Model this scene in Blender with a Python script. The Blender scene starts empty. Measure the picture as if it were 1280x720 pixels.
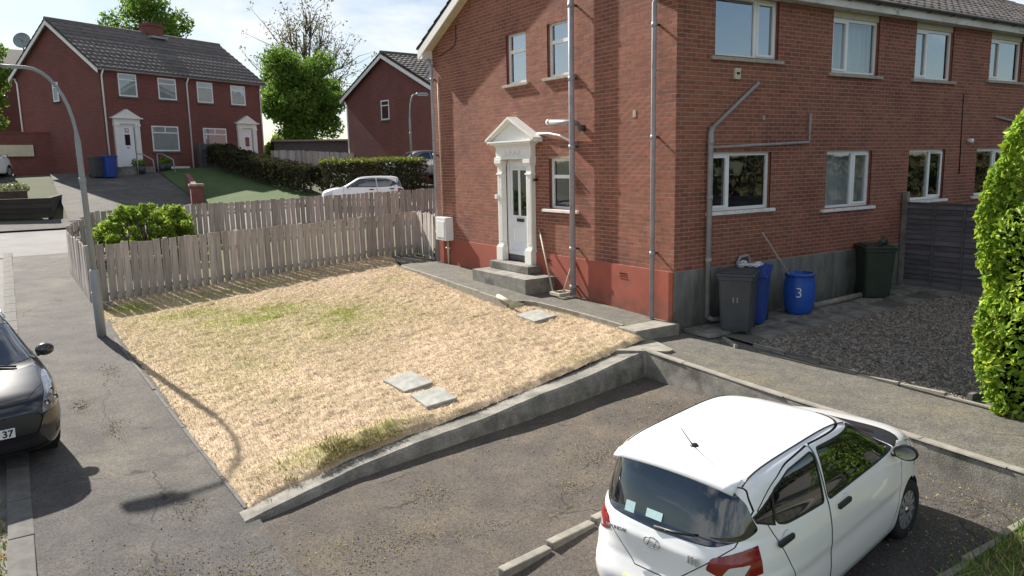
import bpy, bmesh, math, random
import numpy as np
from mathutils import Matrix, Vector
SC = bpy.context.scene
COL = SC.collection
R = math.radians
rng = np.random.default_rng(7)
random.seed(7)

# ------------------------------------------------------------------ camera
cr = Vector((0.83839296, -0.54467705, -0.02059502))
cu = Vector((0.10508549, 0.12444612, 0.98664593))
cf = Vector((0.53484042, 0.82936125, -0.16157241))
CAM = Vector((-9.443586, -9.489435, 2.677507))
cd = bpy.data.cameras.new('camera'); cd.sensor_width = 36; cd.lens = 27.0
cd.clip_start = 0.05; cd.clip_end = 4000
cam = bpy.data.objects.new('camera', cd); COL.objects.link(cam)
cam.matrix_world = Matrix(((cr.x, cu.x, -cf.x, CAM.x), (cr.y, cu.y, -cf.y, CAM.y), (cr.z, cu.z, -cf.z, CAM.z), (0, 0, 0, 1)))
SC.camera = cam

# ------------------------------------------------------------------ light
SUN_EL = R(34.8); SUN_H = R(9.0)          # sun stands over +Y, swung a little towards -X
sdir = Vector((-math.sin(SUN_H) * math.cos(SUN_EL), math.cos(SUN_H) * math.cos(SUN_EL), math.sin(SUN_EL)))
sl = bpy.data.lights.new('sun', 'SUN'); sl.energy = 5.0; sl.angle = R(0.55); sl.color = (1.0, 0.94, 0.84)
so = bpy.data.objects.new('sun', sl); COL.objects.link(so)
so.rotation_euler = (-sdir).to_track_quat('-Z', 'Y').to_euler(); so.location = (0, 0, 40)
W = bpy.data.worlds.new('World'); SC.world = W; W.use_nodes = True
wn = W.node_tree.nodes; wl = W.node_tree.links
for n in list(wn): wn.remove(n)
sky = wn.new('ShaderNodeTexSky'); sky.sky_type = 'NISHITA'; sky.sun_disc = False
sky.sun_elevation = SUN_EL; sky.sun_rotation = -SUN_H; sky.altitude = 50; sky.air_density = 1.0; sky.dust_density = .6; sky.ozone_density = 1.3
tc = wn.new('ShaderNodeTexCoord'); mp = wn.new('ShaderNodeMapping'); mp.inputs['Scale'].default_value = (1, 1, 2.2); mp.inputs['Location'].default_value = (5.3, 2.2, 1.4)
nz = wn.new('ShaderNodeTexNoise'); nz.inputs['Scale'].default_value = 2.1; nz.inputs['Detail'].default_value = 9; nz.inputs['Roughness'].default_value = .58; nz.inputs['Distortion'].default_value = .3
rp = wn.new('ShaderNodeValToRGB'); rp.color_ramp.elements[0].position = .47; rp.color_ramp.elements[1].position = .60
mx = wn.new('ShaderNodeMixRGB'); mx.inputs[2].default_value = (9.6, 9.9, 10.2, 1)
bg = wn.new('ShaderNodeBackground'); bg.inputs[1].default_value = 0.05
out = wn.new('ShaderNodeOutputWorld')
wl.new(tc.outputs['Generated'], mp.inputs[0]); wl.new(mp.outputs[0], nz.inputs['Vector']); wl.new(nz.outputs['Fac'], rp.inputs[0])
wl.new(rp.outputs[0], mx.inputs[0]); wl.new(sky.outputs[0], mx.inputs[1]); wl.new(mx.outputs[0], bg.inputs[0]); wl.new(bg.outputs[0], out.inputs[0])
vs = SC.view_settings; vs.view_transform = 'Standard'; vs.look = 'None'; vs.exposure = 1.1; vs.gamma = 1.0; vs.use_curve_mapping = False

# ------------------------------------------------------------------ helpers
def root(name, loc=(0, 0, 0), rz=0, label=None, cat=None, group=None):
    o = bpy.data.objects.new(name, None); COL.objects.link(o)
    o.location = loc; o.rotation_euler = (0, 0, rz); o.empty_display_size = .2
    return tag(o, label, cat, group)
def tag(o, label=None, cat=None, group=None, kind=None):
    if label: o['label'] = label
    if cat: o['category'] = cat
    if group: o['group'] = group
    if kind: o['kind'] = kind
    return o
class MB:
    def __init__(s): s.v = []; s.f = []; s.sm = []
    def add(s, vs, fs, smooth=False):
        k = len(s.v); s.v += [tuple(p) for p in vs]; s.f += [tuple(i + k for i in f) for f in fs]; s.sm += [smooth] * len(fs); return s
    def box(s, x0, x1, y0, y1, z0, z1, M=None, bev=0):
        if x0 > x1: x0, x1 = x1, x0
        if y0 > y1: y0, y1 = y1, y0
        if z0 > z1: z0, z1 = z1, z0
        if bev:
            bm = bmesh.new(); bmesh.ops.create_cube(bm, size=1)
            for v in bm.verts: v.co = Vector(((x0 + x1) / 2 + v.co.x * (x1 - x0), (y0 + y1) / 2 + v.co.y * (y1 - y0), (z0 + z1) / 2 + v.co.z * (z1 - z0)))
            bmesh.ops.bevel(bm, geom=bm.edges[:], offset=bev, segments=2, affect='EDGES', profile=.6)
            bm.verts.index_update(); vs = [v.co.copy() for v in bm.verts]; fs = [[v.index for v in f.verts] for f in bm.faces]; bm.free()
        else:
            vs = [Vector(p) for p in ((x0, y0, z0), (x1, y0, z0), (x1, y1, z0), (x0, y1, z0), (x0, y0, z1), (x1, y0, z1), (x1, y1, z1), (x0, y1, z1))]
            fs = [(0, 3, 2, 1), (4, 5, 6, 7), (0, 1, 5, 4), (1, 2, 6, 5), (2, 3, 7, 6), (3, 0, 4, 7)]
        if M: vs = [M @ v for v in vs]
        return s.add(vs, fs)
    def prism(s, poly, h0, h1, M=None, axis='z'):
        """convex/concave polygon in 2-D extruded along axis; poly CCW seen from +axis"""
        n = len(poly)
        def P(a, b, h): return {'z': (a, b, h), 'y': (a, h, b), 'x': (h, a, b)}[axis]
        vs = [Vector(P(a, b, h0)) for a, b in poly] + [Vector(P(a, b, h1)) for a, b in poly]
        if M: vs = [M @ v for v in vs]
        fs = [tuple(range(n))[::-1], tuple(range(n, 2 * n))] + [(i, (i + 1) % n, n + (i + 1) % n, n + i) for i in range(n)]
        return s.add(vs, fs)
    def tube(s, pts, rad, n=10, cap=True, smooth=True):
        pts = [Vector(p) for p in pts]; rr = rad if hasattr(rad, '__len__') else [rad] * len(pts)
        k = len(s.v); prev = None
        for i, p in enumerate(pts):
            t = (pts[min(i + 1, len(pts) - 1)] - pts[max(i - 1, 0)]).normalized()
            if prev is None: a = t.orthogonal().normalized()
            else:
                a = prev - t * prev.dot(t)
                a = a.normalized() if a.length > 1e-6 else t.orthogonal().normalized()
            prev = a; b = t.cross(a)
            s.v += [tuple(p + rr[i] * (math.cos(2 * math.pi * j / n) * a + math.sin(2 * math.pi * j / n) * b)) for j in range(n)]
        for i in range(len(pts) - 1):
            for j in range(n):
                s.f.append((k + i * n + j, k + i * n + (j + 1) % n, k + (i + 1) * n + (j + 1) % n, k + (i + 1) * n + j)); s.sm.append(smooth)
        if cap:
            s.f.append(tuple(k + j for j in range(n))[::-1]); s.sm.append(False)
            e = k + (len(pts) - 1) * n; s.f.append(tuple(e + j for j in range(n))); s.sm.append(False)
        return s
    def lathe(s, prof, n=24, M=None, axis='z', smooth=True, a0=0, a1=2 * math.pi):
        k = len(s.v); m = len(prof); full = abs(a1 - a0 - 2 * math.pi) < 1e-6; nn = n if full else n + 1
        for i in range(nn):
            a = a0 + (a1 - a0) * i / n
            for r_, h in prof:
                c, q = r_ * math.cos(a), r_ * math.sin(a)
                p = Vector({'z': (c, q, h), 'y': (c, h, q), 'x': (h, c, q)}[axis])
                s.v.append(tuple(M @ p if M else p))
        for i in range(n):
            i2 = (i + 1) % nn
            for j in range(m - 1):
                s.f.append((k + i * m + j, k + i2 * m + j, k + i2 * m + j + 1, k + i * m + j + 1)); s.sm.append(smooth)
        return s
    def build(s, name, mat, parent=None, loc=None):
        me = bpy.data.meshes.new(name); me.from_pydata(s.v, [], s.f); 
        me.polygons.foreach_set('use_smooth', s.sm)
        if mat: me.materials.append(mat)
        me.update()
        return obj(name, me, parent, loc)
def obj(name, me, parent=None, loc=None):
    o = bpy.data.objects.new(name, me); COL.objects.link(o)
    if parent: o.parent = parent
    if loc is not None: o.location = loc
    return o
def fast(name, V, F, mat, parent=None, smooth=False, attr=None):
    """big meshes from numpy arrays; F is (n,3) or (n,4)"""
    V = np.asarray(V, np.float32); F = np.asarray(F, np.int32); k = F.shape[1]
    me = bpy.data.meshes.new(name); me.vertices.add(len(V)); me.vertices.foreach_set('co', V.ravel())
    me.loops.add(F.size); me.loops.foreach_set('vertex_index', F.ravel()); me.polygons.add(len(F))
    me.polygons.foreach_set('loop_start', np.arange(0, F.size, k, dtype=np.int32))
    try: me.polygons.foreach_set('loop_total', np.full(len(F), k, np.int32))
    except Exception: pass
    if attr is not None:
        a = me.color_attributes.new('tint', 'FLOAT_COLOR', 'POINT')
        a.data.foreach_set('color', np.c_[attr, np.ones(len(attr))].astype(np.float32).ravel())
    me.update(calc_edges=True); me.validate()
    me.polygons.foreach_set('use_smooth', np.full(len(me.polygons), bool(smooth)))
    if mat: me.materials.append(mat)
    return obj(name, me, parent)
def grid_sheet(name, xs, ys, zf, mat, parent=None, smooth=True):
    """xs, ys arrays; zf(X,Y)->Z or (X,Y,Z)"""
    X, Y = np.meshgrid(xs, ys); r_ = zf(X, Y)
    if isinstance(r_, tuple): X, Y, Z = r_
    else: Z = r_
    V = np.c_[X.ravel(), Y.ravel(), Z.ravel()]; nx = len(xs); ny = len(ys)
    i, j = np.meshgrid(np.arange(nx - 1), np.arange(ny - 1)); a = (j * nx + i).ravel()
    return fast(name, V, np.c_[a, a + 1, a + nx + 1, a + nx], mat, parent, smooth)
def copy_tree(o, parent=None, loc=None, rz=None):
    c = o.copy(); COL.objects.link(c); c.parent = parent
    if loc is not None: c.location = loc
    if rz is not None: c.rotation_euler.z = rz
    for ch in list(o.children): copy_tree(ch, c)
    return c
def text(body, size, mat, parent, M, name='lettering', depth=.002, bold=0):
    cu_ = bpy.data.curves.new(name, 'FONT'); cu_.body = body; cu_.size = size; cu_.extrude = depth; cu_.offset = bold; cu_.align_x = 'CENTER'; cu_.align_y = 'CENTER'; cu_.resolution_u = 3
    t = bpy.data.objects.new(name, cu_); COL.objects.link(t)
    dg = bpy.context.evaluated_depsgraph_get(); me = bpy.data.meshes.new_from_object(t.evaluated_get(dg))
    bpy.data.objects.remove(t); me.materials.clear(); me.materials.append(mat); me.transform(M)
    return obj(name, me, parent)
def fbm(X, Y, sc, seed=0, oct=4):
    """cheap value noise for relief (numpy)"""
    Z = np.zeros_like(X, dtype=float); amp = 1.; g = np.random.default_rng(seed)
    for o_ in range(oct):
        tb = g.random((64, 64)); x = X * sc * 2 ** o_ + 17.3 * o_; y = Y * sc * 2 ** o_ + 5.1 * o_
        xi = np.floor(x).astype(int); yi = np.floor(y).astype(int); fx = x - xi; fy = y - yi; fx = fx * fx * (3 - 2 * fx); fy = fy * fy * (3 - 2 * fy)
        a = tb[xi % 64, yi % 64]; b = tb[(xi + 1) % 64, yi % 64]; c = tb[xi % 64, (yi + 1) % 64]; d = tb[(xi + 1) % 64, (yi + 1) % 64]
        Z += amp * ((a * (1 - fx) + b * fx) * (1 - fy) + (c * (1 - fx) + d * fx) * fy - .5); amp *= .5
    return Z

# ------------------------------------------------------------------ materials
def mat(name, c1, c2=None, sc=6., rough=.8, bump=0., bsc=None, metal=0., spec=.5, ovar=0., det=5, c3=None, sc3=1., p3=(.5, .62), tint=False, island=0., transl=0., coat=0., stretch=None, lo=.35, hi=.65, spk=None, crack=None, dirt=None):
    m = bpy.data.materials.new(name); m.use_nodes = True; nt = m.node_tree; N = nt.nodes; L = nt.links
    b = N['Principled BSDF']; b.inputs['Roughness'].default_value = rough; b.inputs['Metallic'].default_value = metal; b.inputs['Specular IOR Level'].default_value = spec
    if coat: b.inputs['Coat Weight'].default_value = coat; b.inputs['Coat Roughness'].default_value = .03
    tcn = N.new('ShaderNodeTexCoord'); co = tcn.outputs['Object']
    if stretch:
        mpn = N.new('ShaderNodeMapping'); mpn.inputs['Scale'].default_value = stretch; L.new(co, mpn.inputs[0]); co = mpn.outputs[0]
    def noise(s, d=det):
        n_ = N.new('ShaderNodeTexNoise'); n_.inputs['Scale'].default_value = s; n_.inputs['Detail'].default_value = d; n_.inputs['Roughness'].default_value = .6; L.new(co, n_.inputs['Vector']); return n_.outputs['Fac']
    def ramp(src, a, z):
        r_ = N.new('ShaderNodeMapRange'); r_.inputs[1].default_value = a; r_.inputs[2].default_value = z; L.new(src, r_.inputs[0]); return r_.outputs[0]
    def mixc(f, a, z, mode='MIX'):
        x = N.new('ShaderNodeMixRGB'); x.blend_type = mode
        for s_, v in ((0, f), (1, a), (2, z)):
            if hasattr(v, 'is_linked') or hasattr(v, 'links'): L.new(v, x.inputs[s_])
            elif isinstance(v, (int, float)): x.inputs[s_].default_value = v
            else: x.inputs[s_].default_value = (*v, 1)
        return x.outputs[0]
    col = None
    if c2 is not None: col = mixc(ramp(noise(sc), lo, hi), c1, c2)
    if c3 is not None: col = mixc(ramp(noise(sc3, 4), *p3), col if col is not None else c1, c3)
    if col is None: col = mixc(0., c1, c1)
    if spk:          # aggregate: fine light and dark stones
        v_ = N.new('ShaderNodeTexVoronoi'); v_.inputs['Scale'].default_value = spk[0]; L.new(co, v_.inputs['Vector']); sx = N.new('ShaderNodeSeparateColor'); L.new(v_.outputs['Color'], sx.inputs[0])
        mr_ = N.new('ShaderNodeMapRange'); mr_.inputs[3].default_value = 1 - spk[1]; mr_.inputs[4].default_value = 1 + spk[1] * 1.3; L.new(sx.outputs[0], mr_.inputs[0]); hv_ = N.new('ShaderNodeHueSaturation'); L.new(col, hv_.inputs['Color']); L.new(mr_.outputs[0], hv_.inputs['Value']); col = hv_.outputs[0]
    if crack:        # hairline cracks
        nv = N.new('ShaderNodeTexNoise'); nv.inputs['Scale'].default_value = 2.3; nv.inputs['Detail'].default_value = 6; L.new(co, nv.inputs['Vector']); av = N.new('ShaderNodeMixRGB'); av.blend_type = 'LINEAR_LIGHT'; av.inputs[0].default_value = .22; L.new(co, av.inputs[1]); L.new(nv.outputs['Color'], av.inputs[2])
        vc = N.new('ShaderNodeTexVoronoi'); vc.feature = 'DISTANCE_TO_EDGE'; vc.inputs['Scale'].default_value = crack[0]; L.new(av.outputs[0], vc.inputs['Vector']); cm = N.new('ShaderNodeMath'); cm.operation = 'LESS_THAN'; cm.inputs[1].default_value = crack[1]; L.new(vc.outputs['Distance'], cm.inputs[0])
        gm = N.new('ShaderNodeMath'); gm.operation = 'MULTIPLY'; L.new(cm.outputs[0], gm.inputs[0]); L.new(ramp(noise(.6, 3), .5, .56), gm.inputs[1]); col = mixc(gm.outputs[0], col, (.03, .028, .024))
    if dirt:         # splash dirt and algae rising from the foot
        sz = N.new('ShaderNodeSeparateXYZ'); L.new(tcn.outputs['Object'], sz.inputs[0]); dr_ = ramp(sz.outputs[2], dirt[1], dirt[0]); nd = N.new('ShaderNodeMath'); nd.operation = 'MULTIPLY'; L.new(dr_, nd.inputs[0]); L.new(ramp(noise(5, 7), .25, .7), nd.inputs[1]); nd.use_clamp = True; col = mixc(nd.outputs[0], col, dirt[2])
    if tint:
        at = N.new('ShaderNodeVertexColor'); at.layer_name = 'tint'; col = mixc(1., col, at.outputs[0], 'MULTIPLY')
    if ovar or island:
        oi = N.new('ShaderNodeObjectInfo'); src = oi.outputs['Random']
        if island:
            g_ = N.new('ShaderNodeNewGeometry'); ad = N.new('ShaderNodeMath'); ad.operation = 'ADD'; L.new(src, ad.inputs[0]); L.new(g_.outputs['Random Per Island'], ad.inputs[1])
            fr = N.new('ShaderNodeMath'); fr.operation = 'FRACT'; L.new(ad.outputs[0], fr.inputs[0]); src = fr.outputs[0]
        v = max(ovar, island); mr = N.new('ShaderNodeMapRange'); mr.inputs[3].default_value = 1 - v; mr.inputs[4].default_value = 1 + v; L.new(src, mr.inputs[0])
        hv = N.new('ShaderNodeHueSaturation'); L.new(col, hv.inputs['Color']); L.new(mr.outputs[0], hv.inputs['Value']); col = hv.outputs[0]
    L.new(col, b.inputs['Base Color'])
    if bump:
        bn = N.new('ShaderNodeBump'); bn.inputs['Strength'].default_value = 1; bn.inputs['Distance'].default_value = bump; L.new(noise(bsc or sc * 4, 8), bn.inputs['Height']); L.new(bn.outputs[0], b.inputs['Normal'])
    if transl:
        o_ = N['Material Output']; tr = N.new('ShaderNodeBsdfTranslucent'); L.new(col, tr.inputs[0]); ms = N.new('ShaderNodeMixShader'); ms.inputs[0].default_value = transl
        L.new(b.outputs[0], ms.inputs[1]); L.new(tr.outputs[0], ms.inputs[2]); L.new(ms.outputs[0], o_.inputs[0])
    return m
def glassmat(name, refl=.3, tintc=(.8, .85, .85)):
    m = bpy.data.materials.new(name); m.use_nodes = True; N = m.node_tree.nodes; L = m.node_tree.links
    N.remove(N['Principled BSDF']); t = N.new('ShaderNodeBsdfTransparent'); t.inputs[0].default_value = (*tintc, 1)
    g = N.new('ShaderNodeBsdfGlossy'); g.inputs['Roughness'].default_value = .02; g.inputs[0].default_value = (.95, .97, 1, 1)
    lw = N.new('ShaderNodeLayerWeight'); lw.inputs[0].default_value = .35; mr = N.new('ShaderNodeMapRange'); mr.inputs[3].default_value = refl; mr.inputs[4].default_value = .95
    pw = N.new('ShaderNodeMath'); pw.operation = 'POWER'; pw.inputs[1].default_value = 2; L.new(lw.outputs['Facing'], pw.inputs[0]); L.new(pw.outputs[0], mr.inputs[0])
    ms = N.new('ShaderNodeMixShader'); L.new(mr.outputs[0], ms.inputs[0]); L.new(t.outputs[0], ms.inputs[1]); L.new(g.outputs[0], ms.inputs[2]); L.new(ms.outputs[0], N['Material Output'].inputs[0])
    # slightly wavy panes
    tcn = N.new('ShaderNodeTexCoord'); nn = N.new('ShaderNodeTexNoise'); nn.inputs['Scale'].default_value = 1.3; L.new(tcn.outputs['Object'], nn.inputs['Vector'])
    bn = N.new('ShaderNodeBump'); bn.inputs['Distance'].default_value = .004; L.new(nn.outputs['Fac'], bn.inputs['Height']); L.new(bn.outputs[0], g.inputs['Normal'])
    return m
m_brick = mat('brick', (.285, .104, .062), (.205, .070, .045), sc=9, rough=.9, bump=.0012, bsc=70, island=.17, c3=(.15, .046, .036), sc3=.9, p3=(.48, .74))
m_mortar = mat('mortar', (.41, .315, .25), (.32, .24, .19), sc=5, rough=.95, bump=.003, bsc=80)
m_redpaint = mat('plinth_paint', (.36, .088, .052), (.30, .074, .047), sc=2.5, rough=.7, bump=.002, bsc=50, c3=(.22, .08, .06), sc3=3, p3=(.58, .78), dirt=(-.2, .3, (.09, .06, .045)))
m_render = mat('grey_render', (.20, .205, .19), (.14, .14, .13), sc=3, rough=.9, bump=.003, bsc=40, c3=(.10, .105, .095), sc3=1.5, p3=(.5, .75), stretch=(2, 2, .6), dirt=(-.35, .35, (.055, .06, .045)))
m_upvc = mat('white_upvc', (.78, .79, .80), rough=.35)
m_whitepaint = mat('white_paint', (.80, .79, .76), (.74, .73, .70), sc=3, rough=.5)
m_sill = mat('sill_concrete', (.42, .38, .32), (.30, .27, .23), sc=10, rough=.9)
m_wsill = mat('sill_painted', (.72, .72, .70), (.50, .48, .45), sc=8, rough=.7, lo=.5, hi=.75)
m_cream = mat('cream_panel', (.60, .55, .40), (.52, .47, .34), sc=3, rough=.6)
m_fascia = mat('fascia', (.72, .71, .68), (.55, .53, .49), sc=2.5, rough=.7, c3=(.22, .20, .18), sc3=7, p3=(.58, .7), stretch=(.5, 1, 1))
m_gutter = mat('gutter_dark', (.05, .05, .052), rough=.5)
m_pipe = mat('grey_pipe', (.36, .36, .40), (.28, .28, .31), sc=4, rough=.5, c3=(.20, .19, .2), sc3=8, p3=(.6, .75))
m_pipe2 = mat('waste_pipe', (.33, .32, .32), (.25, .24, .24), sc=5, rough=.6)
m_tile = mat('roof_tile', (.15, .132, .122), (.09, .082, .08), sc=4, rough=.9, bump=.004, bsc=30, island=.3, c3=(.12, .12, .10), sc3=2, p3=(.6, .75))
m_glass = glassmat('window_glass', .15)
m_glass2 = glassmat('window_glass_mirror', .38, (.5, .55, .6))
m_dark = mat('dark_interior', (.012, .012, .013), rough=.9)
m_room = mat('room_wall', (.05, .048, .045), (.03, .029, .028), sc=1.2, rough=.9)
m_blind = mat('blind', (.42, .46, .48), (.34, .37, .39), sc=40, rough=.8, stretch=(1, 1, .02))
m_curtain = mat('net_curtain', (.55, .56, .56), (.40, .42, .43), sc=22, rough=.9, stretch=(1, 1, .05))
m_door = mat('white_door', (.78, .80, .83), rough=.3)
m_conc = mat('concrete', (.27, .255, .225), (.18, .17, .15), sc=5, rough=.95, bump=.005, bsc=60, c3=(.095, .092, .078), sc3=2.2, p3=(.46, .68), spk=(120, .25))
m_concL = mat('pale_concrete', (.30, .28, .24), (.20, .187, .16), sc=6, rough=.95, bump=.004, bsc=70, c3=(.18, .17, .15), sc3=4, p3=(.56, .75))
m_slab = mat('stepping_slab', (.36, .36, .335), (.24, .24, .22), sc=7, rough=.95, bump=.004, bsc=60)
m_iron = mat('black_metal', (.02, .02, .022), rough=.45)
m_galv = mat('galvanised', (.30, .335, .36), (.24, .27, .295), sc=3, rough=.6, metal=.15, c3=(.36, .37, .37), sc3=6, p3=(.55, .75), stretch=(1, 1, .3))
m_picket = mat('weathered_timber', (.50, .445, .405), (.36, .315, .285), sc=6, rough=.95, bump=.004, bsc=30, ovar=.26, stretch=(3, 3, .35), c3=(.17, .145, .125), sc3=7, p3=(.55, .72), dirt=(.0, .35, (.16, .16, .12)))
m_rail = mat('fresh_timber', (.50, .46, .36), (.40, .36, .28), sc=6, rough=.9)
m_kerb = mat('kerb_concrete', (.15, .143, .134), (.10, .096, .09), sc=5, rough=.95, bump=.003, bsc=60, c3=(.10, .096, .088), sc3=2.5, p3=(.55, .75))
m_sleeper = mat('sleeper_timber', (.05, .042, .035), (.032, .027, .023), sc=4, rough=.95, bump=.004, bsc=25, ovar=.25, stretch=(.4, 1, 3))
m_blind2 = mat('grey_blind', (.12, .14, .145), (.09, .105, .11), sc=30, rough=.8)
m_darkwood = mat('dark_stained_timber', (.135, .127, .138), (.085, .079, .084), sc=4, rough=.9, bump=.003, bsc=30, ovar=.25, stretch=(1, .4, 3))
m_blk = mat('black_plastic', (.018, .018, .02), rough=.45)
m_rubber = mat('rubber', (.016, .016, .017), rough=.85)
m_chrome = mat('chrome', (.62, .63, .65), rough=.15, metal=1)
m_alloy = mat('silver_wheel_trim', (.42, .43, .45), rough=.35, metal=.6)
m_white_car = mat('white_car_paint', (.86, .87, .88), rough=.28, coat=.8)
m_black_car = mat('dark_car_paint', (.014, .014, .018), rough=.28, coat=.9, metal=.15)
m_carglass = mat('car_glass', (.008, .011, .014), rough=.02, spec=1., coat=1.)
m_red_light = mat('red_lens', (.22, .008, .012), rough=.12, coat=.6)
m_clear_light = mat('clear_lens', (.62, .64, .66), rough=.12, coat=.8)
m_headlamp = mat('headlamp_lens', (.34, .36, .38), (.16, .17, .18), sc=14, rough=.12, metal=.4, coat=.9)
m_yellow = mat('yellow_plate', (.78, .55, .02), rough=.4)
m_platew = mat('white_plate', (.75, .76, .78), rough=.4)
# ------------------------------------------------------------------ terrain
def T(x, y):
    x = np.asarray(x, float); y = np.asarray(y, float)
    return -.5 + .055 * (np.clip(y, -60, 38) - 7.2) + .045 * np.clip(x + 8, 0, 24) * (1 - .85 * np.clip((y - 24) / 12, 0, 1)) + .1 * (np.clip(y, 24, 38) - 24)
def Ts(x, y): return float(T(x, y))
m_ground = mat('rough_ground', (.045, .062, .024), (.065, .07, .032), sc=1.5, rough=1)
m_tarmac = mat('tarmac_pavement', (.088, .081, .075), (.058, .054, .051), sc=2.2, rough=.95, bump=.006, bsc=130, c3=(.13, .115, .095), sc3=.7, p3=(.52, .72), spk=(75, .38), crack=(.45, .004))
m_tarmac2 = mat('old_tarmac_drive', (.095, .079, .066), (.066, .056, .049), sc=2.0, rough=.97, bump=.007, bsc=110, c3=(.115, .094, .066), sc3=1.4, p3=(.5, .72), spk=(75, .38), crack=(.5, .004))
m_path = mat('gritty_path', (.125, .115, .095), (.085, .08, .07), sc=3.5, rough=.97, bump=.006, bsc=120, c3=(.145, .125, .085), sc3=1.1, p3=(.52, .74), spk=(70, .42), crack=(.6, .004))
m_park = mat('dark_tarmac_bay', (.075, .068, .062), (.055, .05, .047), sc=2.4, rough=.95, bump=.006, bsc=120, c3=(.10, .085, .07), sc3=1.5, p3=(.55, .7), spk=(75, .35), crack=(.5, .004))
m_road = mat('road_asphalt', (.155, .152, .149), (.12, .117, .114), sc=1.2, rough=.9, bump=.003, bsc=90, c3=(.19, .186, .182), sc3=.5, p3=(.5, .7))
m_soil = mat('soil', (.10, .075, .05), (.06, .045, .032), sc=6, rough=1, bump=.01, bsc=40)
xs = np.unique(np.r_[-1500, -600, -250, -120, -70, np.arange(-45, 46, 1.), 60, 90, 150, 300, 700, 1500]); ys = np.unique(np.r_[-800, -300, -120, -60, np.arange(-30, 76, 1.), 90, 120, 180, 300, 700, 1800])
def gz(X, Y):
    inlot = (X > -9.6) & (X < 26) & (Y > -26) & (Y < 11)
    return T(X, Y) - np.where(inlot, 1.2, .09)
tag(grid_sheet('ground', xs, ys, gz, m_ground), 'rough green ground around the houses', 'ground', kind='structure')
def drape(name, x0, x1, y0, y1, dz, m, step=.5, zf=None, amp=0.):
    nx = max(2, int((x1 - x0) / step) + 1); ny = max(2, int((y1 - y0) / step) + 1)
    f = zf or T
    return grid_sheet(name, np.linspace(x0, x1, nx), np.linspace(y0, y1, ny), lambda X, Y: f(X, Y) + dz + (amp * fbm(X, Y, .9, 3) if amp else 0), m)
tag(drape('street', -17.5, -9.82, -30, 18.6, -.05, m_road, 1), 'grey asphalt street running past the lawn', 'road', kind='structure')
tag(drape('cross_street', -60, 45, 18.6, 24.6, -.03, m_road, 1), 'sunlit pale asphalt cross street beyond the picket fences', 'road', kind='structure')
tag(drape('pavement', -9.6, -7.6, -26, 18.6, 0, m_tarmac, .25, amp=.012), 'grey tarmac pavement beside the dry lawn', 'pavement', kind='structure')
tag(drape('far_pavement', -60, 45, 24.6, 26.2, .03, m_tarmac, 1), 'narrow pavement along the far side of cross street', 'pavement', kind='structure')
tag(drape('corner_pavement', -7.6, 30, 17.75, 18.6, 0, m_tarmac, .5), 'pavement strip outside the far picket fence', 'pavement', kind='structure')
# kerb stones of the street side, each a stone
kr = root('kerb', (0, 0, 0), 0, 'flush pale concrete kerb stones between pavement and street', 'kerb')
kme = None
for i in range(30):
    y0 = -8.1 + i * .92; zc = Ts(-9.7, y0 + .45)
    if kme is None: k_ = MB().box(-.115, .115, -.452, .452, -.2, .012, bev=.012).build('kerb_stone', m_kerb, kr); kme = k_
    else: k_ = kme.copy(); COL.objects.link(k_)
    k_.location = (-9.715 + random.uniform(-.006, .006), y0 + .46, zc); k_.rotation_euler = (math.atan(.055), 0, random.uniform(-.006, .006))
# weeds at the gutter
# ---- driveway with a plane of its own
DA = np.array([(-1.23, -1.0, -.72), (-1.23, -6.3, -.77), (-8.0, -1.4, -1.0), (-8.0, -6.2, -1.24)])
Dc = np.linalg.solve(np.c_[DA[:, :2], DA[:, 0] * DA[:, 1], np.ones(4)], DA[:, 2])
def DZ(X, Y): X = np.asarray(X, float); Y = np.asarray(Y, float); return Dc[0] * X + Dc[1] * Y + Dc[2] * X * Y + Dc[3]
def drv(X, Y):   # sheared so that the drive follows its walls (4 degrees off the house)
    return X, Y, DZ(X, Y) + .018 * fbm(X, Y, .8, 5) + .006 * fbm(X, Y, 5, 9, 3)
tag(grid_sheet('driveway', np.linspace(-7.62, -1.2, 110), np.linspace(-4.6, -.2, 80), drv, m_tarmac2), 'worn brown grey tarmac driveway between lawn wall and parked car', 'driveway', kind='structure')
def bay(X, Y): return X, Y, DZ(X, Y) - .045 - .03 * np.clip((-3.9 - Y) / .3, 0, 1) + .012 * fbm(X, Y, .9, 15) + np.where(Y > -3.93, -.1, 0)
tag(grid_sheet('parking_bay', np.linspace(-7.62, -1.2, 90), np.linspace(-7.2, -3.7, 60), bay, m_park), 'dark tarmac parking bay under the white hatchback', 'parking bay', kind='structure')
# apron joining drive and pavement is the pavement sheet itself; low bank of soil and leaves at the bay's end wall
def grassy(X, Y): return X, Y, DZ(X, Y) + .06 + .05 * fbm(X, Y, 1.2, 8)
m_green = mat('verge_grass', (.075, .10, .03), (.13, .12, .06), sc=5, rough=1)
tag(grid_sheet('verge', np.linspace(-7.6, -1.2, 60), np.linspace(-12, -6.42, 30), grassy, m_green), 'strip of rough grass beside the parking bay', 'grass verge', kind='structure')

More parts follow.
